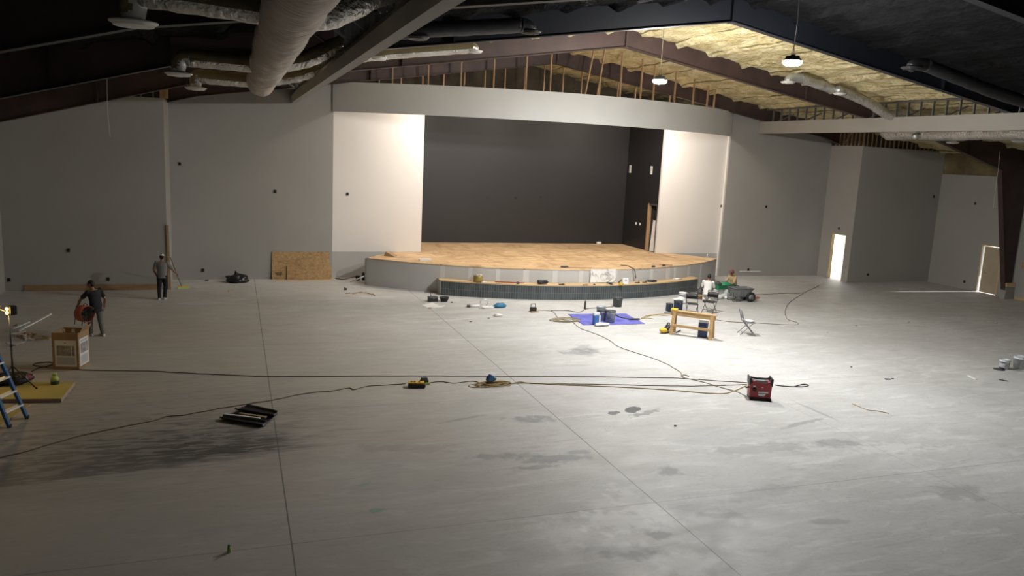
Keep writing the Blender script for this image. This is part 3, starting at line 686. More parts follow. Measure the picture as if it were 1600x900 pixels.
for sx in (-1, 1):
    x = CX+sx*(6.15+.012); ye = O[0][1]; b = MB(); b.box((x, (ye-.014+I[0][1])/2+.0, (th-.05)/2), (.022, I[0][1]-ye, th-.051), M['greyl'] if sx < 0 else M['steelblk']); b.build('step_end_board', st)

# ================================================================= small things on walls
def fl(x, y): return at(x, y)
def mpp(x, y): p = at(x, y); return (p-EYE).dot(FW)/F_PX
def outlet(px, py, ax, val, label, sx=.10, sz=.13, m='blkpl'):
    p = at(px, py, ax, val); r = empty('outlet_box', p, 0, label, 'outlet box', 'electrical boxes in the walls')
    b = MB(); d = (sx, .03, sz) if ax == 1 else (.03, sx, sz); t = .014; a = 0 if ax == 1 else 1; off = Vector((0, -.012, 0)) if ax == 1 else Vector((-.012, 0, 0))
    for s_ in (-1, 1):
        c = Vector(off); c[a] += s_*(sx/2-t/2); e = list(d); e[a] = t; b.box(c, e, M[m])
        c = Vector(off); c.z += s_*(sz/2-t/2); e = list(d); e[2] = t; e[a] = sx-2*t-.001; b.box(c, e, M[m])
    b.build('rim', r); b = MB(); e = list(d); e[a] = sx-2*t; e[2] = sz-2*t; e[1-a] = .012; b.box(off*.5, e, M['blkpl'] if m == 'blkpl' else M['whpl']); b.build('back_plate', r)
for px, py, ax, v, lb in (
    (14, 437, 1, YJ, 'small black outlet box low on the wall near the left photo edge'), (107, 391, 1, YJ, 'faint outlet box at mid height on the leftmost panel'), (169, 436, 1, YJ, 'outlet box low on the leftmost panel, behind the man in black'),
    (281, 256, 1, YB, 'outlet box high on the wall just right of the left corner'), (430, 299, 1, YB, 'outlet box high above the leaning strand board'), (317, 422, 1, YB, 'outlet box low on the wall between the sweeper and the black bag'),
    (543, 303, 1, YW, 'outlet box on the white wall left of the stage'), (762, 309, 1, YA, 'leftmost outlet box on the black stage wall'), (806, 309, 1, YA, 'middle outlet box on the black stage wall'), (845, 308, 1, YA, 'rightmost outlet box on the black stage wall'),
    (1127, 322, 1, YW, 'outlet box on the white wall right of the stage'), (1197, 323, 1, YB, 'outlet box at mid height on the grey wall right of the stage'), (1169, 421, 1, YB, 'outlet box low on the grey wall right of the stage'),
    (1289, 298, 0, JR, 'outlet box high on the return wall left of the bright doorway'), (1311, 357, 0, JR, 'outlet box right above the bright narrow doorway'), (1356, 429, 1, YJ, 'outlet box low on the grey panel right of the bright doorway'),
    (1459, 307, 1, YJ, 'outlet box high beside the far right inside corner'), (1524, 318, 0, XR, 'outlet box above the half open door on the far right'), (1507, 440, 0, XR, 'outlet box low on the wall left of the half open door')):
    outlet(px, py, ax, v, lb)
for px, py, sz, lb in ((985, 264, .42, 'white plate high on the black side wall, left of the pair'), (1018, 266, .42, 'white plate high on the black side wall, right of the pair')):
    p = at(px, py, 0, AR); r = empty('wall_plate', p, 0, lb, 'wall plate', 'white plates on the black side wall')
    b = MB(); b.box((-.012, 0, 0), (.02, .20, sz), M['whpl']); b.build('plate', r, bev=.006)
    b = MB()
    for z in (-.1, 0, .1): b.box((-.025, 0, z), (.008, .06, .05), M['gyplast'])
    b.build('socket', r)
for px, py, lb in ((994, 349, 'small white switch plate on the black side wall, left one'), (1000, 350, 'small white switch plate nearest the stage side opening')):
    p = at(px, py, 0, AR); r = empty('switch_plate', p, 0, lb, 'switch plate', 'switch plates by the stage side opening')
    b = MB(); b.box((-.01, 0, 0), (.018, .13, .13), M['whpl']); b.build('plate', r, bev=.005); b = MB(); b.box((-.026, 0, 0), (.016, .03, .05), M['whpl']); b.build('toggle', r)
# doorways
b = MB()
b.span((AR-.02, 36.80, 1.2), (AR+.15, 36.90, 3.70), M['stud']); b.span((AR-.01, 35.92, 1.2), (AR+.15, 35.97, 3.70), M['dkgrey']); b.span((AR-.01, 35.97, 3.62), (AR+.15, 36.80, 3.70), M['dkgrey'])
struct(b.build('door_1'))
b = MB(); b.span((AR+.16, 35.95, 0), (AR+1.5, 36.0, 4), M['shade']); b.span((AR+.16, 36.85, 0), (AR+1.5, 36.9, 4), M['shade']); b.span((AR+1.45, 36, 0), (AR+1.5, 36.9, 4), M['shade']); b.span((AR+.16, 35.95, 1.14), (AR+1.5, 36.9, 1.19), M['deck']); b.span((AR+.16, 35.95, 4), (AR+1.5, 36.9, 4.05), M['shade']); struct(b.build('wall_closet'))
b = MB(); b.box((0, 0, 0), (.05, .46, 1.62), M['whpl'], (0, .06, 0)); o = b.build('leaning_board'); o.location = (AR+.14, 36.32, 2.03); tag(o, 'white board leaning inside the black stage side opening', 'board')
b = MB()
b.span((JR-.01, 33.58, 0), (JR+.15, 33.62, 2.49), M['jamb']); b.span((JR-.01, 34.6, 0), (JR+.15, 34.64, 2.49), M['jamb']); b.span((JR-.01, 33.62, 2.45), (JR+.15, 34.6, 2.49), M['jamb']); struct(b.build('door_2'))
dr = MB(); dr.span((XR-.01, 30.05, 0), (XR+.17, 30.10, 2.48), M['jamb']); dr.span((XR-.01, 28.92, 0), (XR+.17, 28.97, 2.48), M['jamb']); dr.span((XR-.01, 28.97, 2.43), (XR+.17, 30.05, 2.48), M['jamb'])
d3 = struct(dr.build('door_3'))
lf = MB(); lf.box((0, .50, 1.20), (.045, .985, 2.39), M['door']); leaf = lf.build('door_leaf', d3); leaf.location = (XR+.06, 28.98, .01); leaf.rotation_euler = (0, 0, -.03)
hn = MB(); hn.tube([(-.03, .82, 1.02), (-.075, .82, 1.02), (-.075, .70, 1.02)], .014, M['galv'], 8); hn.lathe([(.034, 0), (.034, .012), (0, .014)], M['galv'], (-.025, .82, 1.02), 14, (0, -PI/2, 0)); hn.build('door_handle', leaf)
# boards around the column foot and low along the right wall
b = MB(); b.span((XR-.62, 27.95, 0), (XR-.02, 28.25, .62), M['grey']); b.span((XR-.64, 27.92, .62), (XR-.02, 28.28, .80), M['jamb']); tag(b.build('column_casing'), 'grey casing with a raw wooden top around the right column foot', 'casing')
b = MB(); b.span((XR-.03, 24.0, 1.58), (XR-.002, 27.75, 1.90), M['osb']); tag(b.build('backing_board'), 'tan backing board fixed on the far right wall beyond the column', 'board')
b = MB(); b.span((XR-.025, 20, 0), (XR-.001, 27.9, .14), M['wood']); struct(b.build('baseboard_right'))
# ================================================================= boards leaning on the left walls
b = MB(); b.box((0, 0, .112), (4.65, .04, .222), M['card']); o = b.build('lumber_plank', bev=.004); o.location = (-5.15, YJ-.05, 0); o.rotation_euler = (-.08, 0, 0); tag(o, 'long brown plank standing on edge along the foot of the left wall', 'plank')
def sheet(name, x0, x1, h, y, lean, m, label):
    b = MB(); b.box(((x0+x1)/2-x0, 0, h/2), (x1-x0, .014, h), m); o = b.build(name); o.location = (x0, y, .005); o.rotation_euler = (-lean, 0, 0); return tag(o, label, 'board', 'strand boards leaning on the wall')
sheet('strand_board', 1.47, 3.93, 1.22, YB-.11, .07, M['osb'], 'large strand board leaning on the grey wall left of the stage')
sheet('strand_board', 2.10, 4.0, .60, YB-.175, .07, M['osb'], 'half height strand board leaning in front of the larger board')
b = MB(); b.bar(fl(430, 440)+Vector((0, 0, .02)), fl(522, 437.6)+Vector((0, 0, .02)), .10, .038, M['wood']); tag(b.build('lumber_stick'), 'pale timber lying on the floor before the leaning strand boards', 'timber')
b = MB(); p = Vector((1.57, YB-.135, .22)); 
for i, wd in enumerate((.30, .22)): b.box((1.75, YB-.118-.0, .28-.07*i), (wd, .004, .035), M['blkpl'], (-.07, 0, 0))
o = b.build('stamp_mark', bpy.data.objects['strand_board']); o.matrix_parent_inverse = Matrix.Translation((-1.47, -(YB-.11), -.005)) ; o.location = (0, -.012, 0)
b = MB(); b.bar((JL+.06, YJ-.05, 0), (JL+.03, YJ-.03, 2.55), .09, .045, M['stud'], (0, 1, 0)); tag(b.build('leaning_stud'), 'wooden stud standing upright against the left wall corner', 'stud')
# black rubbish bag
def blobmesh(c, r, m, seed, amp=.25, sq=1., n=28):
    b = MB(); V = []; k = n//2+1
    for i in range(k):
        a = -PI/2+PI*i/(k-1)
        for j in range(n):
            t = 2*PI*j/n; d = Vector((math.cos(a)*math.cos(t), math.cos(a)*math.sin(t), math.sin(a)))
            f = 1+amp*noise.noise(d*1.6+Vector((seed, 0, 0)))+amp*.5*noise.noise(d*4+Vector((0, seed, 0)))
            p = Vector((d.x*r[0], d.y*r[1], d.z*r[2]))*f; z = max(p.z+r[2]*.8, 0.0); V.append(Vector((p.x, p.y, z))+Vector(c))
    b.add(V, [(i*n+j, i*n+(j+1) % n, (i+1)*n+(j+1) % n, (i+1)*n+j) for i in range(k-1) for j in range(n)], m, True); return b
p = fl(370, 441); r = empty('rubbish_bag', p, 0, 'black rubbish bag slumped on the floor by the left grey wall', 'bag')
b = blobmesh((0, 0, 0), (.50, .30, .19), M['bag'], 3, .35); b.build('sack', r)
b = MB(); b.tube([(-.02, 0, .28), (-.06, .02, .38), (.0, .03, .44)], [.07, .04, .09], M['bag'], 10); b.build('tied_neck', r)

# ================================================================= people
class Fig(MB):
    def cap(s, a, b_, ra, rb, m):
        s.tube([a, b_], [ra, rb], m, 14); s.ell(a, (ra,)*3, m, n=14); s.ell(b_, (rb,)*3, m, n=14); return s
    def loft(s, rows, m, fw):
        n = 22; V = []
        for c, rx, ry, sx in rows:
            c = Vector(c); right = sx; f = fw
            for j in range(n):
                t = 2*PI*j/n; V.append(c+right*(math.cos(t)*rx)+f*(math.sin(t)*ry))
        k = len(rows); s.add(V, [(i*n+j, i*n+(j+1) % n, (i+1)*n+(j+1) % n, (i+1)*n+j) for i in range(k-1) for j in range(n)], m, True)
        s.add(V[:n], [tuple(range(n-1, -1, -1))], m); s.add(V[-n:], [tuple(range(n))], m); return s
def hand(s, w, d, palm_n, m, curl, side):
    """palm plus four unequal fingers and a thumb; d = pointing direction, palm_n = direction the palm faces"""
    d = Vector(d).normalized(); nrm = Vector(palm_n); nrm = (nrm-d*nrm.dot(d)).normalized(); x = d.cross(nrm)*side
    R = Matrix((x, nrm, d)).transposed(); c = Vector(w)+d*.052
    s.ell(c, (.043, .019, .055), m, R, 14); s.ell(Vector(w)+d*.02, (.030, .021, .035), m, R, 12)
    for i, L in enumerate((.064, .074, .070, .054)):
        base = Vector(w)+d*.088+x*(-.030+.020*i); a1 = curl*.55; a2 = curl*1.35
        d1 = d*math.cos(a1)+nrm*math.sin(a1); d2 = d*math.cos(a2)+nrm*math.sin(a2); k = base+d1*L*.55
        s.cap(base-d*.02, k, .0098, .0092, m); s.cap(k, k+d2*L*.55, .0092, .0080, m)
    b0 = Vector(w)+d*.030-x*.030; k = b0-x*.030+d*.030+nrm*.012; s.cap(b0, k, .0135, .011, m); s.cap(k, k+d*.030+nrm*.014+x*.004, .011, .0088, m)
def person(label, loc, rz, J, top, bottom, shoe, hairm=None, cap=None, sleeve=.55, curl=(.6, .6), skin=None, headyaw=0., headpitch=0., tee_long=.0, name='person', legwear_to=1.0):
    root = empty(name, loc, rz, label, 'person'); sk = skin or M['skin']
    V3 = Vector; J = {k: V3(v) for k, v in J.items()}
    sh = (J['shR']-J['shL']).normalized(); hipx = (J['hipR']-J['hipL']).normalized()
    spine = (J['neck']-J['pelvis']).normalized(); fw = spine.cross(-sh).normalized() if False else sh.cross(-spine).normalized()
    if fw.y < -.2 and abs(J.get('fw', V3((0, 1, 0))).y) > 0: fw = -fw
    mid = J['pelvis'].lerp(J['neck'], .33); ch = J['pelvis'].lerp(J['neck'], .70); shl = J['pelvis'].lerp(J['neck'], .90)
    rows = lambda g: [(J['pelvis']-spine*.10, .135+g, .100+g, hipx), (J['pelvis'], .165+g, .112+g, hipx), (mid, .148+g, .104+g, hipx), (ch, .172+g, .118+g, sh), (shl, .185+g, .098+g, sh), (J['neck']-spine*.005, .095+g*.6, .070+g*.6, sh)]
    f = Fig(); f.loft(rows(0), sk, fw)
    hd_ = J['head']; f.cap(J['neck']-spine*.04, hd_-V3((0, 0, .06)), .058, .052, sk)
    HR_ = Matrix.Rotation(headyaw, 3, 'Z') @ Matrix.Rotation(headpitch, 3, 'X')
    hp = lambda q: hd_+HR_ @ V3(q)
    f.ell(hp((0, -.008, .022)), (.076, .094, .098), sk, HR_, 20); f.ell(hp((0, .022, -.045)), (.056, .066, .066), sk, HR_, 16); f.ell(hp((0, .058, -.082)), (.028, .026, .024), sk, HR_, 12)
    f.cap(hp((0, .086, .022)), hp((0, .108, -.018)), .010, .015, sk); f.ell(hp((0, .080, .036)), (.058, .018, .012), sk, HR_, 12)
    f.ell(hp((0, .084, -.048)), (.026, .012, .007), sk, HR_, 10); f.ell(hp((0, .082, -.058)), (.023, .012, .007), sk, HR_, 10)
    for s_ in (-1, 1): f.ell(hp((s_*.078, -.008, .0)), (.012, .024, .034), sk, HR_, 10)
    for S, sd, cu in (('L', -1, curl[0]), ('R', 1, curl[1])):
        a, e, w_ = J['sh'+S], J['el'+S], J['wr'+S]
        f.ell(a, (.062,)*3, sk, n=12); f.cap(a, e, .052, .041, sk); f.cap(e, e.lerp(w_, .35), .043, .042, sk); f.cap(e.lerp(w_, .35), w_, .042, .027, sk)
        d = (w_-e).normalized(); inward = -sh*sd; hand(f, w_, J.get('hd'+S, d), J.get('pn'+S, inward*.6+fw*.5), sk, cu, sd)
        h, k, an = J['hip'+S], J['kn'+S], J['an'+S]
        f.cap(h, k, .088, .056, sk); f.cap(k, k.lerp(an, .35), .056, .056, sk); f.cap(k.lerp(an, .35), an, .056, .036, sk)
        t = J['toe'+S]; f.cap(an-V3((0, 0, .02)), t, .036, .026, sk)
    f.build('body', root, remesh=.0075)
    for s_ in (-1, 1):
        e_ = MB(); e_.ell(hp((s_*.031, .083, .016)), (.013, .006, .006), M['eye'], HR_, 10); e_.build('eye', root)
    g = Fig(); g.loft([(J['pelvis']-spine*(.13+tee_long), .170, .135, hipx)]+[(c, rx+(.022 if i < 3 else .016), ry+(.024 if i < 4 else .016), x_) for i, (c, rx, ry, x_) in enumerate(rows(0)[:-1])]+[(J['neck']-spine*.015, .085, .070, sh)], top, fw)
    for S in 'LR':
        a, e = J['sh'+S], J['el'+S]; g.ell(a, (.076,)*3, top, n=12); g.cap(a, a.lerp(e, sleeve), .070, .066, top)
    g.build('shirt', root, remesh=.013)
    g = Fig(); g.loft([(J['pelvis']-spine*.06, .160, .118, hipx), (J['pelvis']+spine*.06, .172, .122, hipx)], bottom, fw); g.ell(J['pelvis']-spine*.06, (.165, .125, .11), bottom, n=14)
    for S in 'LR':
        h, k, an = J['hip'+S], J['kn'+S], J['an'+S]; g.cap(h, k, .106, .078, bottom); g.cap(k, k.lerp(an, legwear_to), .076, .062, bottom)
    g.build('trousers', root, remesh=.013)
    for S in 'LR':
        an, t = J['an'+S], J['toe'+S]; d = (t-an); q = MB(); flat = V3((d.x, d.y, 0)).normalized() if J.get('flat', V3((1, 0, 0))).x > 0 else d.normalized()
        if J.get('flat', V3((1, 0, 0))).x > 0:
            base = V3((an.x, an.y, 0)); up = V3((0, 0, 1)); x_ = flat.cross(up); R = Matrix((x_, flat, up)).transposed(); rows_ = []
            pr = [(-.085, .030, .055), (-.06, .042, .075), (.0, .043, .085), (.06, .048, .068), (.12, .052, .050), (.17, .044, .042), (.195, .022, .03)]
            n = 12; VV = []
            for y_, hw, ht in pr:
                for j in range(n):
                    tt = 2*PI*j/n; zz = ht*.5+math.sin(tt)*ht*.5; VV.append(base+R @ V3((math.cos(tt)*hw*(1 if math.sin(tt) > -.5 else 1.02), y_, max(zz, .0))))
            q.add(VV, [(i*n+j, i*n+(j+1) % n, (i+1)*n+(j+1) % n, (i+1)*n+j) for i in range(len(pr)-1) for j in range(n)], shoe, True); q.add(VV[:n], [tuple(range(n))], shoe); q.add(VV[-n:], [tuple(range(n))], shoe)
            q.cap = None
        else:
            q = Fig(); q.cap(an, t, .048, .036, shoe); q.ell(an-d.normalized()*.03, (.045,)*3, shoe, n=12)
        q.build('shoe', root)
    if hairm:
        h = MB(); h.ell(hp((0, -.018, .032)), (.084, .096, .100), hairm, HR_ @ Matrix.Rotation(-.35, 3, 'X').inverted() if False else HR_, 20, -.15, PI/2)
        h.ell(hp((0, -.045, .005)), (.078, .068, .085), hairm, HR_, 16); h.build('hair', root)
    if cap:
        h = MB(); h.ell(hp((0, -.008, .045)), (.088, .104, .088), cap, HR_, 20, 0, PI/2)
        c0 = J.get('brim', V3((0, 1, 0)))
        V = []
        for i in range(13):
            a = PI*(.12+.76*i/12)
            for r_, z_ in ((.085, .05), (.085, .058), (.165 if c0.y > 0 else .165, .040)):
                V.append(hp((math.cos(a)*r_*.95, (math.sin(a)*(r_ if r_ < .1 else .185)*c0.y), z_)))
        h.add(V, [(3*i+k, 3*i+(k+1) % 3, 3*i+3+(k+1) % 3, 3*i+3+k) for i in range(12) for k in range(3)], cap, True); h.build('cap', root)
    return root
# man in grey walking away with a broom
p = fl(254, 468)
person('person in grey shirt, dark trousers and pale cap sweeping by the left corner', (p.x, p.y, 0), -.10,
    dict(pelvis=(0, 0, .93), neck=(0, .05, 1.42), head=(.0, .08, 1.57), shL=(-.185, .04, 1.36), shR=(.185, .05, 1.36), elL=(-.27, .0, 1.10), wrL=(-.22, .12, .90), elR=(.33, .10, 1.12), wrR=(.45, .30, .93),
         hipL=(-.085, 0, .89), hipR=(.085, 0, .89), knL=(-.10, .03, .49), anL=(-.10, -.02, .085), knR=(.09, .13, .50), anR=(.07, .06, .085), toeL=(-.11, .13, .04), toeR=(.09, .21, .04)),
    M['shirtg'], M['jeanb'], M['shoe'], hairm=M['hair'], cap=M['capm'], sleeve=.75, curl=(.7, 1.5), headpitch=-.15)
# man in black carrying a drum fan
p = fl(152, 525)
person('person in black T-shirt and grey jeans carrying an orange drum fan', (p.x, p.y, 0), .72,
    dict(pelvis=(0, 0, .92), neck=(-.03, .06, 1.40), head=(-.06, .12, 1.545), shL=(-.205, .07, 1.33), shR=(.165, .05, 1.36), elL=(-.31, .26, 1.10), wrL=(-.30, .42, .90), elR=(.27, -.04, 1.09), wrR=(.28, .03, .84),
         hipL=(-.085, .0, .88), hipR=(.085, .0, .88), knL=(-.10, .16, .49), anL=(-.10, .16, .085), knR=(.10, -.02, .48), anR=(.10, -.13, .085), toeL=(-.12, .32, .04), toeR=(.12, .03, .04)),
    M['shirtk'], M['jeang'], M['shoe'], hairm=M['hair'], sleeve=.62, curl=(1.6, .8), headyaw=.55, headpitch=-.25, tee_long=.05)
# man in white kneeling
p = fl(1104, 471)
person('person in white shirt and trousers kneeling with his back to the camera', (p.x, p.y, 0), -.60,
    dict(pelvis=(0, -.02, .46), neck=(0, .10, .92), head=(.02, .16, 1.06), shL=(-.19, .10, .85), shR=(.19, .11, .84), elL=(-.24, .22, .60), wrL=(-.14, .44, .50), elR=(.26, .24, .60), wrR=(.18, .46, .44),
         hipL=(-.10, 0, .42), hipR=(.10, 0, .42), knL=(-.13, .30, .085), anL=(-.12, -.14, .075), knR=(.13, .30, .085), anR=(.12, -.14, .075), toeL=(-.12, -.32, .035), toeR=(.12, -.32, .035), flat=(-1, 0, 0)),
    M['shirtw'], M['jeanw'], M['shoek'], hairm=M['hair'], sleeve=.85, curl=(1.2, 1.2), headpitch=-.35, tee_long=.03)
# man in tan with a cap sitting beyond the cart
p = fl(1143, 458)
person('person in tan shirt and maroon cap sitting behind the grey cart', (p.x+.1, p.y+.1, 0), 1.75,
    dict(pelvis=(0, -.05, .34), neck=(0, .06, .82), head=(.0, .12, .96), shL=(-.185, .06, .75), shR=(.185, .06, .75), elL=(-.25, .20, .50), wrL=(-.12, .42, .46), elR=(.26, .20, .50), wrR=(.13, .42, .44),
         hipL=(-.10, 0, .32), hipR=(.10, 0, .32), knL=(-.16, .40, .44), anL=(-.14, .46, .09), knR=(.16, .40, .44), anR=(.14, .46, .09), toeL=(-.15, .62, .04), toeR=(.15, .62, .04)),
    M['shirtb'], M['jeand'], M['shoek'], hairm=M['hair'], cap=M['capr'], sleeve=.8, curl=(1.2, 1.2), headyaw=.1, headpitch=-.2)
p4 = p
b = MB(); b.lathe([(.14, 0), (.17, .30), (.175, .31), (.165, .31), (.135, .03), (0, .02)], M['green'], (p4.x+.22, p4.y+.05, 0), 20); b.lathe([(0, .0), (.12, .0), (.12, .2)], M['green'], (p4.x+.22, p4.y+.05, .02), 16)
tag(b.build('upturned_pail'), 'dark green pail under the person in the maroon cap', 'pail')
# broom
pb = fl(284, 451); r = empty('push_broom', pb, 0, 'yellow push broom with a thin pole held by the sweeping person', 'broom')
tp = at(266, 402, 1, 31.55)-pb; b = MB(); b.tube([(0, 0, .07), tp], .013, M['cordblk'], 8); b.build('handle', r)
b = MB(); b.box((.05, 0, .085), (.44, .07, .045), M['yellow'], (0, 0, .35)); b.build('head', r, bev=.008); b = MB()
for i in range(22): b.bar((-.15+.4*i/21+.0, -.07+.14*i/21, .07), (-.15+.4*i/21+.01, -.09+.15*i/21, .0), .018, .05, M['lime'])
b.build('bristles', r)
# drum fan in the hand of the man in black
q = at(132, 490, 1, 25.2); r = empty('drum_fan', q, .85, 'orange drum fan with dark grille, carried by the person in black', 'fan', ry=.18); r.scale = (.84, 1.0, .84)
b = MB(); b.lathe([(.27, -.13), (.285, -.14), (.29, 0), (.285, .14), (.27, .13), (.27, -.13)], M['orange'], (0, 0, 0), 32, (PI/2, 0, 0)); b.build('drum', r)
b = MB()
for R_ in (.06, .11, .16, .21, .255):
    for y_ in (-.135, .135): b.tube([(R_*math.cos(t), y_, R_*math.sin(t)) for t in [2*PI*i/28 for i in range(28)]], .005, M['blkpl'], 5, closed=True)
for i in range(12):
    t = 2*PI*i/12
    for y_ in (-.135, .135): b.tube([(.05*math.cos(t), y_, .05*math.sin(t)), (.275*math.cos(t), y_, .275*math.sin(t))], .005, M['blkpl'], 5)
b.build('grille', r)
b = MB(); b.lathe([(0, -.05), (.075, -.05), (.075, .06), (0, .06)], M['blkpl'], (0, 0, 0), 18, (PI/2, 0, 0))
for i in range(5):
    t = 2*PI*i/5; b.box((.15*math.cos(t), 0, .15*math.sin(t)), (.19, .02, .09), M['dkgrey'], Matrix.Rotation(-t, 3, 'Y') @ Matrix.Rotation(.5, 3, 'X'))
b.build('blades', r)
b = MB(); b.tube([(-.20, -.15, -.40), (-.20, -.15, -.16), (-.20, .15, -.16), (-.20, .15, -.40)], .013, M['blkpl'], 8); b.tube([(.20, -.15, -.36), (.20, -.15, -.18), (.20, .15, -.18), (.20, .15, -.36)], .013, M['blkpl'], 8); b.build('stand', r)
b = MB(); b.tube([(-.07, 0, .28), (-.06, 0, .34), (.06, 0, .34), (.07, 0, .28)], .014, M['blkpl'], 8); b.build('carry_handle', r)

# ================================================================= things on the left side of the floor
# cardboard box with printed sheets
def ground_box_dir(p0, p1): d = fl(*p1)-fl(*p0); return math.atan2(d.y, d.x)
c0, c1, c2 = fl(83, 577), fl(124, 578), fl(141, 568)
r = empty('cardboard_box', c0, 0, 'tall open cardboard box with printed sheets, standing behind the yellow foam board', 'box')
ux = (c1-c0).normalized(); wx = (c1-c0).length; uy = Vector((-ux.y, ux.x, 0)); wy = .62; hz = .95
ang = math.atan2(ux.y, ux.x); r.rotation_euler = (0, 0, ang)
b = MB(); t = .012
b.span((0, 0, 0), (wx, t, hz), M['card']); b.span((0, wy-t, 0), (wx, wy, hz), M['card']); b.span((0, t, 0), (t, wy-t, hz), M['card']); b.span((wx-t, t, 0), (wx, wy-t, hz), M['card']); b.span((t, t, .0), (wx-t, wy-t, .02), M['cardin']); b.span((t, t, .60), (wx-t, wy-t, .72), M['cardin'])
b.build('carton', r)
for nm, lo_, hi_ in (('front_sheet', .10, .88), ('side_sheet', .12, .86)):
    b = MB()
    if nm[0] == 'f':
        b.span((wx*.10, -.004, .08), (wx*.92, -.001, .76), M['paper']); o = b.build(nm, r)
        q = MB(); q.span((wx*.17, -.008, .36), (wx*.72, -.0045, .62), M['ink']); q.build('printed_picture', o); q = MB(); q.span((wx*.76, -.008, .36), (wx*.85, -.0045, .62), M['ink']); q.build('printed_picture', o)
        q = MB(); q.span((wx*.47, -.008, .675), (wx*.54, -.0045, .70), M['ink']); q.build('printed_mark', o); q = MB(); q.span((wx*.17, -.007, .13), (wx*.85, -.0045, .32), M['inklt']); q.build('printed_text', o)
    else:
        b.span((wx+.001, wy*.10, .08), (wx+.004, wy*.88, .78), M['paper']); o = b.build(nm, r)
        q = MB(); q.span((wx+.0045, wy*.18, .40), (wx+.008, wy*.80, .66), M['ink']); q.build('printed_picture', o); q = MB(); q.span((wx+.0045, wy*.18, .12), (wx+.007, wy*.80, .34), M['inklt']); q.build('printed_text', o)
        q = MB(); q.span((wx+.0045, wy*.2, .69), (wx+.007, wy*.8, .74), M['inklt']); q.build('printed_title', o)
for k in (.40, .76):
    b = MB(); b.span((wx*k, .02, hz-.03), (wx*k+.07, .024, hz+.10), M['whpl']); b.span((wx*k+.015, .018, hz+.0), (wx*k+.055, .0195, hz+.03), M['gyplast']); b.span((wx*k+.01, .018, hz+.06), (wx*k+.06, .0195, hz+.08), M['gyplast']); b.build('tape_strip', r)
b = MB(); b.box((wx+.04, wy*.55, hz+.06), (.012, wy*.85, .15), M['card'], (0, .5, 0)); b.build('flap', r)
# work light on a tripod
tp0 = fl(22, 612); s_ = mpp(22, 612)
tp0 = tp0+Vector((0, 0, .091)); r = empty('work_light', tp0, 0, 'black tripod work light with a lit yellow lamp by the left edge', 'work light')
hh = 1.83
b = MB(); b.tube([(0, 0, .12), (0, 0, 1.0)], .020, M['blkpl'], 10); b.build('pole', r)
b = MB(); b.tube([(0, 0, .95), (-.01, 0, hh-.12)], .014, M['dkgrey'], 10); b.build('pole', r)
for a in (-.35, 1.75, 3.9):
    b = MB(); b.tube([(.02*math.cos(a), .02*math.sin(a), .50), (.52*math.cos(a), .52*math.sin(a), .015)], .014, M['blkpl'], 8); b.tube([(0, 0, .2), (.28*math.cos(a), .28*math.sin(a), .24)], .009, M['blkpl'], 6); o = b.build('leg', r)
    q = MB(); q.ell((.52*math.cos(a), .52*math.sin(a), .02), (.025, .025, .02), M['blkpl'], n=10); q.build('rubber_foot', o)
b = MB(); b.lathe([(.035, -.03), (.035, .03)], M['blkpl'], (0, 0, .50), 12); b.lathe([(.03, -.03), (.03, .03)], M['blkpl'], (0, 0, 1.0), 12); b.tube([(.03, 0, 1.0), (.09, 0, 1.0)], .012, M['blkpl'], 8); b.build('collar', r)
b = MB(); b.box((.06, .02, hh-.02), (.13, .17, .20), M['blkpl'], (0, 0, .5)); 
for i in range(5): b.box((.125, .055, hh-.09+.035*i), (.02, .15, .010), M['dkgrey'], (0, 0, .5))
hd_o = b.build('lamp_head', r, bev=.012)
for z in (.04, -.05):
    b = MB(); b.ell((-.035, -.035, hh-.02+z), (.03, .05, .036), M['lensw'], (0, 0, .5), 14); b.build('lit_lens', hd_o)
b = MB(); b.tube([(-.02, 0, hh-.12), (-.10, -.02, hh-.02), (-.24, -.05, hh+.05)], .012, M['blkpl'], 8); b.box((-.27, -.06, hh+.07), (.26, .13, .06), M['dkgrey'], (0, -.35, .2)); b.build('second_lamp_head', r)
b = MB(); b.tube([(.05, .02, hh-.38), (.10, .03, hh-.36)], .010, M['blkpl'], 8); b.lathe([(.0, 0), (.035, 0), (.035, .03), (0, .03)], M['blkpl'], (.10, .03, hh-.38), 12); b.build('knob', r)
l = bpy.data.lights.new('work_glow', 'POINT'); l.energy = 12; l.color = (1, .62, .2); l.shadow_soft_size = .06; lo = bpy.data.objects.new('work_glow', l); col.objects.link(lo); lo.parent = r; lo.location = (-.14, -.10, hh-.02)
# foam boards
def flat_sheet(name, px, th, m, em, label, cat, z0=0.):
    P = [fl(*q) for q in px]; b = MB(); k = len(P)
    V = [(p.x, p.y, z0) for p in P]+[(p.x, p.y, z0+th) for p in P]
    b.add(V, [tuple(range(k, 2*k))], m); b.add(V, [tuple(range(k-1, -1, -1))]+[(i, (i+1) % k, k+(i+1) % k, k+i) for i in range(k)], em)
    return tag(b.build(name), label, cat)
flat_sheet('foam_board', [(-30, 630), (96, 629), (117, 602), (40, 603), (-25, 604)], .09, M['foamboard'], M['foamedge'], 'thick yellow foam board under the tripod work light', 'foam board')
flat_sheet('foam_board', [(-60, 700), (0, 668), (48, 634), (-40, 640)], .035, M['foamboard'], M['foamedge'], 'thin yellow foam board under the feet of the blue ladder', 'foam board')
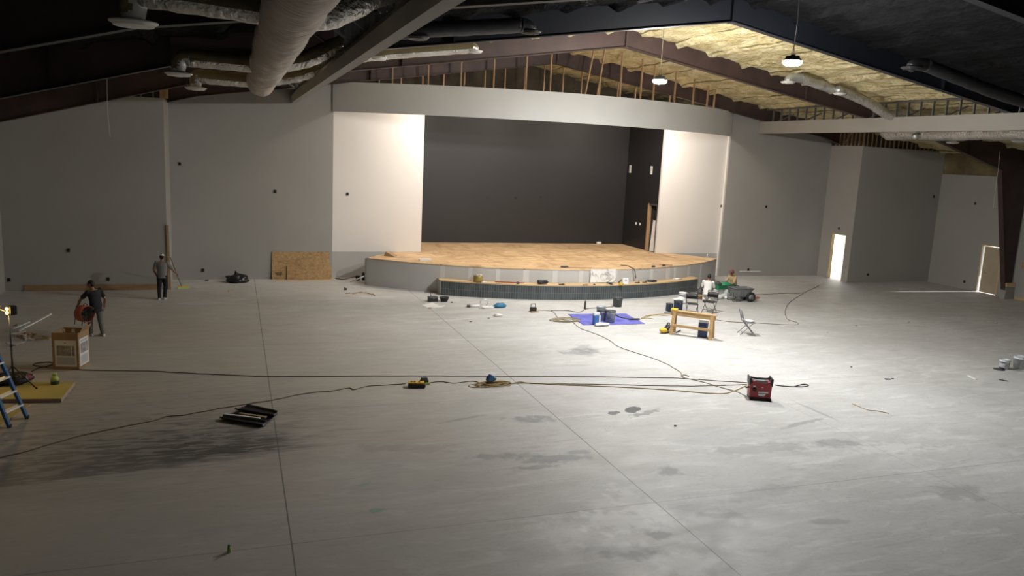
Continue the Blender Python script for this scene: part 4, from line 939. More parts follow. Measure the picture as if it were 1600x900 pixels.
# bag with a dark pink flap
p = fl(25, 606); r = empty('tool_bag', (p.x, p.y, .092), .1, 'slumped black and dark pink bag lying on the yellow foam board', 'bag')
b = blobmesh((-.08, .06, 0), (.40, .24, .15), M['blkpl'], 5, .35); b.build('body', r)
b = blobmesh((.20, .04, .08), (.13, .10, .07), M['pink'], 8, .3); b.build('pink_flap', r)
b = MB(); b.tube(smooth_path([(-.2, -.05, .15), (-.1, -.12, .27), (.05, -.12, .25), (.12, -.02, .17)]), .014, M['blkpl'], 6); b.build('strap', r)
# green spray bottle
p = at(86, 600, 2, .09); r = empty('spray_can', p, 0, 'small lime green bottle standing on the yellow foam board', 'bottle'); r.scale = (1.1, 1.1, .82)
b = MB(); b.lathe([(0, 0), (.078, 0), (.082, .02), (.082, .09), (.078, .10)], M['jeand'], (0, 0, 0), 20); b.lathe([(.080, .10), (.080, .16), (.06, .22), (.035, .26)], M['lime'], (0, 0, 0), 20); b.build('body', r)
b = MB(); b.lathe([(.036, .26), (.05, .265), (.05, .32), (.02, .325), (0, .325)], M['lime'], (0, 0, 0), 16); b.build('cap', r)
# blue step ladder
pA, pB = fl(15, 668), fl(29, 656)
r = empty('step_ladder', (pA.x, pA.y, 0), 0, 'blue fibreglass step ladder standing at the left photo edge', 'ladder')
topz = 2.3
def rail(b, a, c, m): b.bar(a, c, .035, .085, m, (0, 1, 0))
fa, fb = Vector((0, 0, 0)), Vector((.20, .52, 0)); lean = Vector((-.78, .26, topz)); nar = Vector((.0, .0, 0))
ta, tb = fa+lean+Vector((.03, .09, 0)), fb+lean-Vector((.03, .09, 0))
for a_, t_ in ((fa, ta), (fb, tb)):
    b = MB(); b.bar(a_, t_, .05, .125, M['blue'], (0, 1, 0)); o = b.build('rail', r); q = MB(); q.box(a_+Vector((0, 0, .03)), (.06, .11, .06), M['blkpl']); q.build('foot', o)
for i in range(1, 8):
    k = i*.30/topz; a_ = fa.lerp(ta, k); t_ = fb.lerp(tb, k); b = MB(); b.bar(a_, t_, .11, .035, M['diff']); b.build('tread', r)
for a_, t_ in ((fa, ta), (fb, tb)):
    b = MB(); b.bar(Vector((a_.x-1.35, a_.y+.42, 0)), t_, .03, .06, M['blue'], (0, 1, 0)); b.build('rear_leg', r)
b = MB(); b.bar(ta+Vector((-.06, -.05, .02)), tb+Vector((-.06, .05, .02)), .26, .07, M['brightblue']); b.build('top_cap', r)
# sticks and scraps on the left floor
def stick(name, a, c, w, h, m, label, cat, group=None, z=0.):
    A_, B_ = fl(*a), fl(*c); b = MB(); b.bar((A_.x, A_.y, z+h/2), (B_.x, B_.y, z+h/2), w, h, m); return tag(b.build(name), label, cat, group)
stick('trim_stick', (29, 518), (80, 491), .05, .03, M['whpl'], 'long white trim strip lying on the floor behind the work light', 'trim strip')
stick('trim_stick', (20, 515), (46, 504), .04, .03, M['whpl'], 'short white trim strip beside the longer strip, far left floor', 'trim strip')
b = MB(); P = [fl(8, 519), fl(32, 504), fl(46, 504), fl(30, 518)]; b.prism([(q.x, q.y) for q in P], 0, .012, M['greyl']); tag(b.build('plaster_offcut'), 'pale flat board offcut under the white strips on the left', 'offcut')
b = MB(); P = [fl(9, 536), fl(18, 541), fl(40, 534), fl(30, 531)]; b.prism([(q.x, q.y) for q in P], 0, .012, M['greyl']); tag(b.build('plaster_offcut'), 'pale flat offcut on the floor just right of the work light pole', 'offcut')
rs = random.Random(4); k = 0
for i in range(20):
    px, py = 26+rs.random()*48, 521+rs.random()*10; p = fl(px, py); a = rs.random()*PI; L = .14+rs.random()*.25
    b = MB(); b.bar((p.x-L/2*math.cos(a), p.y-L/2*math.sin(a), .012), (p.x+L/2*math.cos(a), p.y+L/2*math.sin(a), .012+rs.random()*.05), .05, .02, M[('wood', 'whpl', 'card')[i % 3]])
    tag(b.build('wood_scrap'), 'short splintered offcut in the scrap heap behind the cardboard box', 'scrap', 'offcuts in the scrap heap')
for i in range(7):
    px, py = 548+i*6.2, 457+rs.random()*5; p = fl(px, py); a = rs.random()*PI; L = .22+rs.random()*.25
    b = MB(); b.bar((p.x-L/2*math.cos(a), p.y-L/2*math.sin(a), .012), (p.x+L/2*math.cos(a), p.y+L/2*math.sin(a), .016), .035, .02, M['stud'])
    tag(b.build('wood_scrap'), 'thin brown offcut scattered on the floor left of the stage corner', 'scrap', 'offcuts left of the stage')
b = MB(); b.lathe([(0, 0), (.06, 0), (.06, .10), (0, .10)], M['dkgrey'], fl(540, 453), 14); b.lathe([(0, .10), (.05, .10), (.04, .12), (0, .12)], M['whpl'], fl(540, 453), 14); tag(b.build('small_tin'), 'tiny dark tin on the floor left of the stage corner', 'tin')
p = fl(361, 455); b = MB(); b.box((p.x, p.y, .02), (.2, .07, .04), M['wood'], (0, 0, .3)); tag(b.build('wood_block'), 'small wood block on the floor below the black rubbish bag', 'block')
p = fl(323, 439); b = MB(); b.box((p.x, p.y, .03), (.12, .08, .05), M['dkgrey'], (0, .1, .3)); tag(b.build('wall_bracket'), 'tiny dark lump on the floor left of the rubbish bag', 'lump')
# tool heap at the left stage corner
p = fl(560, 440); r = empty('caulking_gun', p, .3, 'caulking gun and tube lying at the left corner of the stage', 'tool')
b = MB(); b.tube([(-.30, 0, .03), (.30, .05, .22)], .028, M['whpl'], 12); b.build('tube', r); b = MB(); b.tube([(-.30, -.03, .03), (-.42, -.04, .02)], .012, M['wood'], 8); b.build('nozzle', r); b = MB(); b.tube([(.30, .05, .22), (.36, .05, .05)], .02, M['blkpl'], 8); b.build('trigger', r)
for px, py, lb in ((559, 433, 'lower dark round can by the left stage corner'), (569, 428, 'upper dark round can touching the left stage corner')):
    q = at(px, py, 1, p.y+.35); b = MB()
    hz_ = q.z+.07; b.lathe([(0, 0), (.10, 0), (.10, hz_*.9), (.085, hz_), (0, hz_)], M['blkpl'], (q.x, q.y, 0), 18); b.lathe([(.06, hz_), (.06, hz_+.02), (0, hz_+.02)], M['card'], (q.x, q.y, 0), 14); tag(b.build('round_can'), lb, 'can', 'cans by the stage corner')
p = at(612, 400, 2, 1.2); b = MB(); b.prism([(-.30, 0), (.22, 0), (-.22, .20)], -.2, .2, M['stud'], 1); o = b.build('wedge_block'); o.location = (p.x, p.y, 1.201); o.rotation_euler = (0, 0, -.5); tag(o, 'brown wedge of board lying at the left end of the stage deck', 'wedge')
b = MB(); P = fl(520, 435); Q = fl(548, 434); b.tube(smooth_path([(P.x+.1, P.y-.1, .02), ((P.x+Q.x)/2, P.y-.35, .02), (Q.x, Q.y-.1, .02), (Q.x+.4, Q.y, .1)]), .018, M['cordblk'], 6); tag(b.build('short_cord'), 'short dark cord on the floor beside the leaning strand boards', 'cord')

# ================================================================= things on the stage and its step
def onz(px, py, z): return at(px, py, 2, z)
DZ, TZZ = 1.2, .632
p = onz(664, 408, DZ); b = MB(); b.box((0, 0, .05), (.50, .28, .10), M['whpl'], (0, 0, -.1)); b.span((-.2, -.1, .10), (.2, .1, .106), M['paper']); o = b.build('white_carton', bev=.008); o.location = (p.x, p.y, DZ+.001); tag(o, 'flat white carton on the left front of the stage deck', 'carton')
p = onz(935, 381, DZ); r = empty('white_pack', (p.x, p.y-.05, DZ), .1, 'small white pack on the deck against the black back wall', 'pack'); b = MB(); b.box((0, 0, .06), (.26, .16, .12), M['whpl']); b.build('pack', r, bev=.02); b = MB(); b.box((.06, -.01, .135), (.12, .12, .03), M['gyplast']); b.build('lid', r)
a_, c_ = onz(878, 418.3, DZ), onz(924, 420, DZ); r = empty('float_trowel', (a_.x, a_.y, DZ), 0, 'long handled tool lying along the stage front edge, left of the marble', 'tool')
b = MB(); b.tube([(0, 0, .03), (c_.x-a_.x, c_.y-a_.y, .03)], .014, M['stud'], 8); b.build('handle', r); b = MB(); b.box((.12, 0, .04), (.32, .12, .07), M['dkgrey'], (0, 0, .05)); b.build('head', r, bev=.01)
P = [onz(970, 415, DZ), onz(981, 416, DZ), onz(987, 419, DZ), onz(990, 420.5, DZ)]; P = [q+Vector((0, 0, .02)) for q in P]; P.append(P[-1]+Vector((.02, -.10, -.10))); P.append(P[-1]+Vector((.06, -.02, -.30)))
b = MB(); b.tube(smooth_path(P), .018, M['cordblk'], 8); tag(b.build('hanging_hose'), 'short dark hose hanging over the stage front edge right of the marble', 'hose')
for px, py, w_, lb in ((1021, 417.5, .16, 'small dark block on the right front of the stage deck'), (1037, 416, .14, 'second small dark block further right on the stage deck')):
    p = onz(px, py, DZ); b = MB(); b.box((0, 0, .03), (w_, .07, .06), M['dkgrey']); b.box((0, 0, .07), (w_*.5, .04, .02), M['blkpl']); o = b.build('dark_block', bev=.006); o.location = (p.x, p.y, DZ+.001); tag(o, lb, 'block')
a_, c_ = onz(1030, 413.5, DZ), onz(1051, 415, DZ); b = MB(); b.bar(a_+Vector((0, 0, .02)), c_+Vector((0, 0, .02)), .05, .03, M['stud']); tag(b.build('wood_strip'), 'brown wood strip lying near the right end of the deck', 'strip')
p = onz(1105, 401, DZ); b = MB(); b.lathe([(0, 0), (.05, 0), (.03, .12), (.015, .14), (0, .14)], M['whpl'], (p.x, p.y, DZ), 12); tag(b.build('white_cone_bottle'), 'small white bottle at the far right end of the deck', 'bottle')
p = onz(714, 407, DZ)
# on the tiled step
p = onz(748, 441, TZZ); r = empty('gold_tin', (p.x, p.y+.12, TZZ), 0, 'gold coloured tin with a white top on the left of the tiled step', 'tin')
b = MB(); b.lathe([(0, 0), (.19, 0), (.195, .26), (.185, .27), (0, .25)], M['gold'], (0, 0, 0), 24); b.build('tin', r); b = blobmesh((0, 0, .235), (.155, .155, .055), M['grout'], 2, .3); b.build('white_filling', r); b = MB(); b.tube([(-.04, 0, .27), (.05, .02, .44)], .015, M['wood'], 8); b.build('stick', r)
b = MB(); b.tube(smooth_path([onz(738, 440.0, TZZ)+Vector((0, 0, .02)), onz(739, 438.5, TZZ)+Vector((-.05, .1, .1)), onz(742, 439.5, TZZ)+Vector((0, .1, .05))]), .012, M['galv'], 6); tag(b.build('wire_loop'), 'thin wire loop on the step just left of the gold tin', 'wire')
a_, c_ = onz(775, 441.6, TZZ), onz(821, 443.6, TZZ); b = MB(); b.bar(a_+Vector((0, .12, .015)), c_+Vector((0, .12, .015)), .04, .03, M['red']); tag(b.build('level_bar'), 'long reddish bar lying along the tiled step', 'bar')
p = onz(810, 444, TZZ); b = MB(); b.box((0, 0, .04), (.10, .08, .08), M['dkgrey']); b.box((0, 0, .09), (.05, .05, .02), M['red']); o = b.build('tape_measure', bev=.012); o.location = (p.x, p.y+.06, TZZ+.001); tag(o, 'small dark tape measure at the edge of the tiled step', 'tape measure')
p = onz(757, 442, TZZ); b = blobmesh((p.x, p.y+.08, TZZ), (.12, .06, .02), M['paper'], 4, .4); tag(b.build('white_rag'), 'white rag on the step just right of the gold tin', 'rag')
p = onz(850, 445, TZZ); r = empty('tool_roll', (p.x, p.y+.14, TZZ), 0, 'long black tool roll on the middle of the tiled step', 'bag'); b = MB(); b.tube([(-.24, 0, .10), (-.2, 0, .102), (.15, 0, .102), (.22, 0, .08)], [.07, .095, .085, .05], M['blkpl'], 14); b.build('roll', r); b = MB(); b.tube([(-.1, 0, .106), (-.07, 0, .106)], .102, M['dkgrey'], 14); b.build('strap', r)
for px, py, w_, m_, lb in ((879, 445.6, .26, 'dkgrey', 'flat dark bar on the step right of the black tool roll'), (916, 446.2, .22, 'stud', 'flat brown bar on the step just left of the marble'), (930, 446, .08, 'dkgrey', 'tiny dark block on the step under the marble edge')):
    p = onz(px, py, TZZ); b = MB(); b.box((0, 0, .02), (w_, .08, .035), M[m_]); b.box((w_*.2, 0, .045), (w_*.3, .05, .02), M[m_]); o = b.build('flat_tool', bev=.005); o.location = (p.x, p.y+.10, TZZ+.001); tag(o, lb, 'tool')
t = .5*(face_t(921)+face_t(961)); w_ = SRAD*(face_t(961)-face_t(921))
b = MB(); b.box((0, 0, .30), (w_, .02, .57), M['marble']); o = b.build('marble_slab'); o.location = (CX+(SRAD+.075)*math.sin(t), SY-(SRAD+.075)*math.cos(t), TZZ+.001); o.rotation_euler = (-.03, 0, t); tag(o, 'veined white marble slab standing against the stage front', 'slab')
p = onz(954, 445.5, TZZ); r = empty('angle_grinder', (p.x, p.y+.10, TZZ), 0, 'dark grinder on the step before the marble slab', 'tool'); b = MB(); b.tube([(-.14, 0, .09), (.10, 0, .05)], [.035, .05], M['dkgrey'], 12); b.build('body', r); b = MB(); b.lathe([(0, -.005), (.07, -.005), (.07, .005), (0, .005)], M['stud'], (.12, 0, .045), 16, (.3, 0, 0)); b.build('disc', r)
p = onz(972, 446, TZZ); b = MB(); b.lathe([(0, -.07), (.05, -.07), (.05, .07), (0, .07)], M['yellow'], (p.x, p.y+.10, TZZ+.05), 16, (0, PI/2, 0)); b.lathe([(0, .07), (.02, .07), (.02, .11), (0, .11)], M['dkgrey'], (p.x, p.y+.10, TZZ+.05), 10, (0, PI/2, 0)); tag(b.build('yellow_roll'), 'yellow roll lying on the step right of the marble slab', 'roll')
p = onz(977, 445, TZZ); b = MB(); b.box((0, 0, .13), (.24, .04, .26), M['whpl'], (-.25, 0, -.2)); b.box((0, -.028, .16), (.12, .004, .10), M['inklt'], (-.25, 0, -.2)); o = b.build('white_packet'); o.location = (p.x+.1, p.y+.18, TZZ+.002); tag(o, 'white packet propped on the step right of the yellow roll', 'packet')
b = MB(); b.bar(onz(970, 443, TZZ)+Vector((0, .2, .02)), onz(973, 446, TZZ)+Vector((0, .15, .22)), .03, .05, M['blkpl']); tag(b.build('black_rod'), 'short black handle sticking up beside the yellow roll', 'tool')
for px, py, lb in ((998, 442.8, 'dark clamp lying left of the black oval pad on the step'), (1009, 442.4, 'second dark clamp closer to the black oval pad')):
    p = onz(px, py, TZZ); b = MB(); b.bar((-.12, 0, .02), (.12, .03, .02), .03, .03, M['dkgrey']); b.bar((.05, 0, .02), (.06, 0, .11), .03, .03, M['dkgrey']); o = b.build('clamp'); o.location = (p.x, p.y+.1, TZZ+.001); tag(o, lb, 'clamp')
p = onz(1021, 441, TZZ); b = MB(); b.lathe([(0, 0), (.22, 0), (.25, .03), (.22, .07), (.10, .09), (0, .09)], M['blkpl'], (0, 0, 0), 24); o = b.build('knee_pad'); o.location = (p.x, p.y+.14, TZZ+.001); o.scale = (1, .6, 1); tag(o, 'black oval pad on the right half of the tiled step', 'pad')
p = onz(1060, 437, TZZ); b = blobmesh((p.x, p.y+.1, TZZ), (.24, .10, .035), M['paper'], 6, .4); tag(b.build('white_rag'), 'crumpled white rag near the right end of the tiled step', 'rag')

# ================================================================= floor in front of the stage
def toolbox(px, py, w_, d_, h_, rz, label, handle=True, m='blkpl'):
    p = fl(px, py); r = empty('tool_box', p, rz, label, 'tool box'); b = MB(); b.box((0, 0, h_*.40), (w_, d_, h_*.8), M[m]); b.build('body', r, bev=.015)
    b = MB(); b.box((0, 0, h_*.9), (w_*1.04, d_*1.04, h_*.18), M['dkgrey']); b.build('lid', r, bev=.012)
    if handle: b = MB(); b.tube([(-w_*.3, 0, h_), (-w_*.26, 0, h_*1.22), (w_*.26, 0, h_*1.22), (w_*.3, 0, h_)], .016, M['blkpl'], 8); b.build('handle', r)
    b = MB(); b.box((0, -d_*.53, h_*.72), (w_*.14, .02, h_*.18), M['gyplast']); b.build('latch', r)
    return r
r = toolbox(676, 471, .36, .24, .20, .1, 'black tool box with an upright stick on the floor left of the step', False); b = MB(); b.tube([(-.08, 0, .19), (-.11, 0, .42)], .013, M['blkpl'], 8); b.build('stick', r)
p = fl(694, 471); r = empty('mixing_tub', p, 0, 'black open tub right of the tool box, below the step corner', 'tub'); b = MB(); b.lathe([(.13, 0), (.19, .17), (.20, .18), (.18, .18), (.12, .015), (0, .012)], M['blkpl'], (0, 0, 0), 24); b.build('tub', r); b = MB(); b.lathe([(0, .10), (.15, .10), (.15, .105)], M['dkgrey'], (0, 0, 0), 20); b.build('mortar', r)
for i, (P, lb) in enumerate((([(659, 476.5), (668, 481), (686, 477.5), (676, 473)], 'larger white paper sheet on the floor below the black tool box'), ([(674, 481.5), (682, 478), (696, 477.5), (690, 480)], 'smaller white paper sheet below the black open tub'))):
    Q = [fl(*q) for q in P]; b = MB(); b.prism([(q.x, q.y) for q in Q], 0, .006+.002*i, M['paper']); tag(b.build('paper_sheet'), lb, 'paper', 'paper sheets by the tool box')
p = fl(672, 482); b = MB(); b.box((0, 0, .02), (.10, .05, .04), M['stud'], (0, 0, .4)); o = b.build('wood_block'); o.location = p; tag(o, 'tiny wood block under the white paper sheets', 'block')
p = fl(740, 480); r = empty('caulk_tube', p, .1, 'white tube with a dark tip lying on the floor before the step', 'tube'); b = MB(); b.lathe([(0, -.20), (.05, -.20), (.05, .20), (0, .20)], M['whpl'], (.05, 0, .05), 18, (0, PI/2, 0)); b.build('tube', r); b = MB(); b.lathe([(0, 0), (.055, 0), (.055, .10), (.03, .12), (0, .12)], M['dkgrey'], (-.16, 0, .055), 14, (0, -PI/2, 0)); b.build('tip', r)
p = fl(755, 479); r = empty('coiled_wire', p, 0, 'upright coil of thin clear wire between the white tube and blue sack', 'wire'); b = MB()
for k in range(4): b.tube([(.02*k+.15*math.cos(t), .05*math.sin(t)+.015*k, .15+.14*math.sin(t)) for t in [2*PI*i/28 for i in range(28)]], .006, M['galv'], 5, closed=True)
b.build('coil', r)
p = fl(760, 481.5); b = blobmesh(p, (.30, .12, .05), M['paper'], 9, .5); tag(b.build('paper_wad'), 'crumpled white paper between the white tube and the blue sack', 'paper')
p = fl(781, 480.5); b = blobmesh((p.x, p.y, 0), (.27, .13, .10), M['tealpl'], 12, .3); r = b.build('blue_sack'); tag(r, 'small dark blue sack lying before the tiled step', 'sack'); b = MB(); b.tube([(p.x-.22, p.y-.03, .05), (p.x-.40, p.y-.06, .02)], [.05, .02], M['tealpl'], 8); b.build('sack_neck', r)
p = fl(778, 494); b = blobmesh(p, (.16, .11, .05), M['whpl'], 15, .4); r = b.build('plastic_wad'); tag(r, 'crumpled white plastic with a purple spot below the blue sack', 'plastic'); b = MB(); b.ell((p.x, p.y-.06, .05), (.05, .03, .025), M['purp'], n=10); b.build('purple_spot', r)
for px, py, lb in ((764, 497.5, 'little white crumb of plaster left of the purple spotted plastic'), (736, 503, 'little white crumb of plaster below the white tube'), (706, 473, 'little dark pebble right of the black open tub'), (1420, 503.8, 'small white crumb on the empty floor at the right'), (1337, 509, 'white plaster smear lump on the right floor'), (1556, 505, 'faint white crumb near the right photo edge'), (1293, 520, 'tiny white crumb right of the grey folding chair'), (1330, 574, 'tiny dark nut on the right floor'), (1055, 666, 'tiny dark chip right of the black paint spill')):
    p = fl(px, py); rr = .05 if py < 510 else .035; b = blobmesh(p, (rr, rr*.8, rr*.5), M['grout' if 'white' in lb else 'dkgrey'], px*.1, .3, n=12); tag(b.build('plaster_crumb' if 'white' in lb else 'dark_chip'), lb, 'crumb' if 'white' in lb else 'chip')
# lamp-like charger with a cord
p = fl(833, 487); r = empty('site_charger', p, .2, 'small dark tool with a hoop handle, corded, in front of the step', 'charger'); b = MB(); b.box((0, 0, .09), (.22, .18, .16), M['blkpl']); b.build('body', r, bev=.02); b = MB(); b.box((0, -.05, .02), (.30, .24, .03), M['stud']); b.build('base', r)
b = MB(); b.tube([(-.10, 0, .12), (-.10, .02, .30), (.10, .02, .30), (.10, 0, .12)], .014, M['blkpl'], 8); b.build('hoop_handle', r)
# tarp and buckets
P = [fl(*q) for q in ((887, 491.2), (978, 490.5), (1008, 506.5), (912, 508.5))]
b = MB(); n1, n2 = 40, 34; V = []
for i in range(n1+1):
    for j in range(n2+1):
        u, v_ = i/n1, j/n2; q = (P[0]*(1-u)+P[1]*u)*(1-v_)+(P[3]*(1-u)+P[2]*u)*v_
        e = min(u, 1-u, v_, 1-v_)*8; h = .012+max(0, .045*noise.noise((q.x*2.2, q.y*2.2, 1))+.03*abs(noise.noise((q.x*4, q.y*4, 3))))*min(1, e)
        V.append((q.x+.03*noise.noise((v_*6, 0, 0)), q.y+.03*noise.noise((u*6, 9, 0)), h))
b.add(V, [(i*(n2+1)+j, (i+1)*(n2+1)+j, (i+1)*(n2+1)+j+1, i*(n2+1)+j+1) for i in range(n1) for j in range(n2)], M['tarp'], True)
o = b.build('tarp'); tag(o, 'blue violet tarp spread on the floor under the grey buckets', 'tarp'); md = o.modifiers.new('t', 'SOLIDIFY'); md.thickness = .006
def bucket(px, py, r_, h_, m, label, lid=False, group=None, z=.0, handle=True, fill=None):
    p = fl(px, py); r = empty('bucket', (p.x, p.y, z), px*.7, label, 'bucket', group); b = MB()
    prof = [(0, 0), (r_*.86, 0), (r_*.97, h_*.80), (r_*1.05, h_*.81), (r_*1.05, h_*.85), (r_*.99, h_*.86), (r_*1.0, h_*.97), (r_*1.05, h_)]
    b.lathe(prof+([(r_*.96, h_), (r_*.83, .02), (0, .02)]), M[m], (0, 0, 0), 26); b.build('pail', r)
    if lid: b = MB(); b.lathe([(r_*1.08, h_-.02), (r_*1.08, h_+.012), (r_*.9, h_+.012), (r_*.88, h_+.004), (0, h_+.004)], M['dkgrey'] if m != 'bucketw' else M['whpl'], (0, 0, 0), 26); b.build('lid', r)
    if fill: b = MB(); b.lathe([(0, h_*.78), (r_*.92, h_*.78)], M[fill], (0, 0, 0), 24); b.build('contents', r)
    if handle: b = MB(); b.tube([(r_*1.04*math.cos(t), -.03-.10*math.sin(t), h_*.83-r_*.75*math.sin(t)) for t in [PI*i/12 for i in range(13)]], .006, M['galv'], 5); b.build('wire_handle', r)
    b = MB(); V = []
    for i in range(9):
        t = -PI*.75+PI*.5*i/8
        for z_ in (h_*.2, h_*.62): V.append((r_*(.885+.11*z_/h_+.02)*math.cos(t), r_*(.885+.11*z_/h_+.02)*math.sin(t), z_))
    b.add(V, [(2*i, 2*i+2, 2*i+3, 2*i+1) for i in range(8)], M['whpl' if m != 'bucketw' else 'inklt'], True); b.build('paper_label', r)
    return r
bucket(940, 502, .175, .40, 'bucketg', 'smeared grey bucket standing on the tarp, left one of two in front', True, 'grey buckets on the tarp', .03)
bucket(953.5, 504.5, .175, .42, 'bucketg', 'smeared grey bucket standing on the tarp, front right one', True, 'grey buckets on the tarp', .03)
bucket(938.5, 497, .175, .42, 'bucketg', 'grey bucket on the tarp, hidden behind the left front bucket', False, 'grey buckets on the tarp', .03, fill='grout')
p = fl(931, 507.5); r = empty('mortar_sack', (p.x, p.y, .03), .2, 'upright blue and white mortar sack beside the buckets on the tarp', 'sack'); b = MB(); b.prism([(-.13, -.07), (.13, -.07), (.13, .07), (-.13, .07)], 0, .33, M['brightblue']); b.build('sack', r, bev=.03); b = MB(); b.box((0, 0, .37), (.26, .11, .10), M['whpl'], (.2, 0, 0)); b.build('open_top', r, bev=.02); b = MB(); b.box((.10, -.076, .17), (.06, .012, .30), M['whpl']); b.build('white_stripe', r)
p = fl(940, 509); b = blobmesh((p.x, p.y, .015), (.28, .13, .05), M['whpl'], 19, .4); tag(b.build('white_sack'), 'flat white sack at the front edge of the tarp', 'sack')
P = [fl(962, 493), fl(966, 496), fl(975, 499), fl(985, 500)]; b = MB(); b.tube(smooth_path([(q.x, q.y, .045) for q in P]), .022, M['dkgrey'], 8); o = b.build('long_trowel'); tag(o, 'dark long tool lying across the right half of the tarp', 'tool'); q = P[-1]; b = MB(); b.box((q.x+.12, q.y-.05, .05), (.45, .14, .03), M['dkgrey'], (0, 0, -.2)); b.build('blade', o)
# upright stand with cord, dark pail
p = fl(914, 482.5); r = empty('mixer_paddle', p, 0, 'thin black upright tool standing on the floor above the tarp', 'tool'); b = MB(); b.lathe([(0, 0), (.05, 0), (.05, .03), (.035, .05), (.035, .30), (.02, .32), (0, .32)], M['blkpl'], (0, 0, 0), 14); b.build('body', r); b = MB(); b.tube([(.02, 0, .31), (.03, 0, .42)], .008, M['dkgrey'], 6); b.build('tip', r)
r = bucket(964.5, 479, .20, .38, 'dkgrey', 'dark smeared bucket standing before the step above the tarp', False, None, 0, True, 'grout')
# white pails & dark boxes by the chairs
bucket(1066.5, 471.5, .17, .40, 'bucketw', 'white pail stack standing behind the left black folding chair', True); 
p = fl(1062, 473.5); b = blobmesh((p.x, p.y, 0), (.30, .22, .14), M['whpl'], 22, .35); tag(b.build('plastic_bag'), 'crumpled clear white bag beside the white pail', 'bag')
toolbox(1045.5, 486.5, .22, .20, .34, .15, 'smaller dark tool box left of the black folding chairs', False, 'navy')
toolbox(1059, 485, .28, .24, .42, .1, 'larger dark tool box beside the left black folding chair', False, 'navy')
p = fl(1051, 489.5); b = MB(); b.bar((p.x-.35, p.y+.05, .012), (p.x+.35, p.y-.02, .012), .10, .022, M['dkgrey']); tag(b.build('dark_batten'), 'dark flat batten on the floor below the two dark tool boxes', 'slat')
p = fl(1060.5, 492.5); b = MB(); b.box((p.x, p.y, .03), (.10, .07, .06), M['stud'], (0, .3, .3)); tag(b.build('wood_block'), 'tiny wood block between the batten and the sawhorse', 'block')
# folding chairs
def chair(px, py, rz, label, m='blkpl', fm='blkpl'):
    p = fl(px, py); r = empty('folding_chair', p, rz, label, 'chair', 'folding chairs on the open floor')
    b = MB(); b.box((0, .02, .455), (.42, .40, .035), M[m]); b.build('seat', r, bev=.018)
    b = MB(); V = []; n = 10
    for i in range(n+1):
        x = -.205+.41*i/n; c_ = .03*(1-(x/.205)**2)
        for z_, yy in ((.60, -.235), (.82, -.285), (.82, -.265), (.60, -.215)): V.append((x, yy-c_, z_-(0 if .61 > z_ else .02*(x/.205)**2)))
    b.add(V, [(4*i+k, 4*i+(k+1) % 4, 4*i+4+(k+1) % 4, 4*i+4+k) for i in range(n) for k in range(4)]+[(0, 1, 2, 3), (4*n+3, 4*n+2, 4*n+1, 4*n)], M[m], True); b.build('backrest', r)
    for s_ in (-1, 1):
        b = MB(); b.tube(smooth_path([(s_*.215, -.29, .84), (s_*.222, -.19, .50), (s_*.222, -.12, .42), (s_*.222, .25, .012)], 4), .0125, M[fm], 8); b.build('front_leg', r)
        b = MB(); b.tube([(s_*.19, .13, .44), (s_*.19, -.29, .012)], .0125, M[fm], 8); b.build('rear_leg', r)
    b = MB(); b.tube([(-.222, .14, .13), (.222, .14, .13)], .009, M[fm], 6); b.build('stretcher', r); b = MB(); b.tube([(-.19, -.21, .11), (.19, -.21, .11)], .009, M[fm], 6); b.build('stretcher', r)
    b = MB(); b.tube(smooth_path([(-.215, -.29, .835), (-.17, -.30, .865), (.17, -.30, .865), (.215, -.29, .835)], 4), .0125, M[fm], 8); b.build('top_rail', r)
    return r
chair(1080.5, 492, 2.72, 'black folding chair on the left of the pair before the kneeling person')
chair(1108, 488.5, 2.20, 'black folding chair on the right of the pair before the kneeling person')
rc = chair(1167, 522.5, -1.95, 'grey folding chair standing alone right of the wooden sawhorse', 'gyplast', 'gyplast')
b = blobmesh((0, .06, .475), (.17, .15, .03), M['paper'], 31, .3); o = b.build('seat_paper'); o.location = rc.location; o.rotation_euler = rc.rotation_euler; tag(o, 'white paper lying on the seat of the lone grey folding chair', 'paper')
# sawhorse bench
A_, B_ = fl(1049, 521), fl(1113, 530); d = (B_-A_); L = d.length; ang = math.atan2(d.y, d.x)
r = empty('sawhorse', (A_+B_)/2, ang, 'raw pine sawhorse bench on the floor below the folding chairs', 'sawhorse')
b = MB(); b.box((0, .045, .735), (L*1.08, .04, .14), M['pine']); b.build('beam', r, bev=.004); b = MB(); b.box((0, -.045, .735), (L*1.08, .04, .14), M['pine']); b.build('beam', r, bev=.004); b = MB(); b.box((0, 0, .825), (L*1.10, .19, .038), M['pine']); b.build('top_board', r, bev=.004)
for sx in (-1, 1):
    for sy in (-1, 1):
        b = MB(); b.bar((sx*L*.455, sy*.07, .80), (sx*L*.475, sy*.24, 0), .115, .045, M['pine'], (0, 1, 0)); b.build('leg', r, bev=.003)
    b = MB(); b.box((sx*L*.475, 0, .30), (.04, .42, .09), M['pine']); b.build('end_brace', r)
b = MB(); b.box((0, -.20, .34), (L*.92, .035, .09), M['pine']); b.build('rail', r, bev=.003)
b = MB(); b.box((-L*.47, .0, .87), (.22, .20, .05), M['yellow']); o = b.build('sanding_block', bev=.01); o.location = r.location; o.rotation_euler = (0, 0, ang); tag(o, 'yellow block lying on the left end of the sawhorse', 'block')
p = fl(1101, 529)+Vector((.05, .22, 0)); r2 = empty('cooler_box', p, ang, 'navy and white box standing under the right end of the sawhorse', 'box'); b = MB(); b.box((0, 0, .26), (.30, .22, .52), M['navy']); b.build('body', r2, bev=.02); b = MB(); b.box((0, 0, .56), (.31, .23, .08), M['whpl']); b.build('lid', r2, bev=.015)
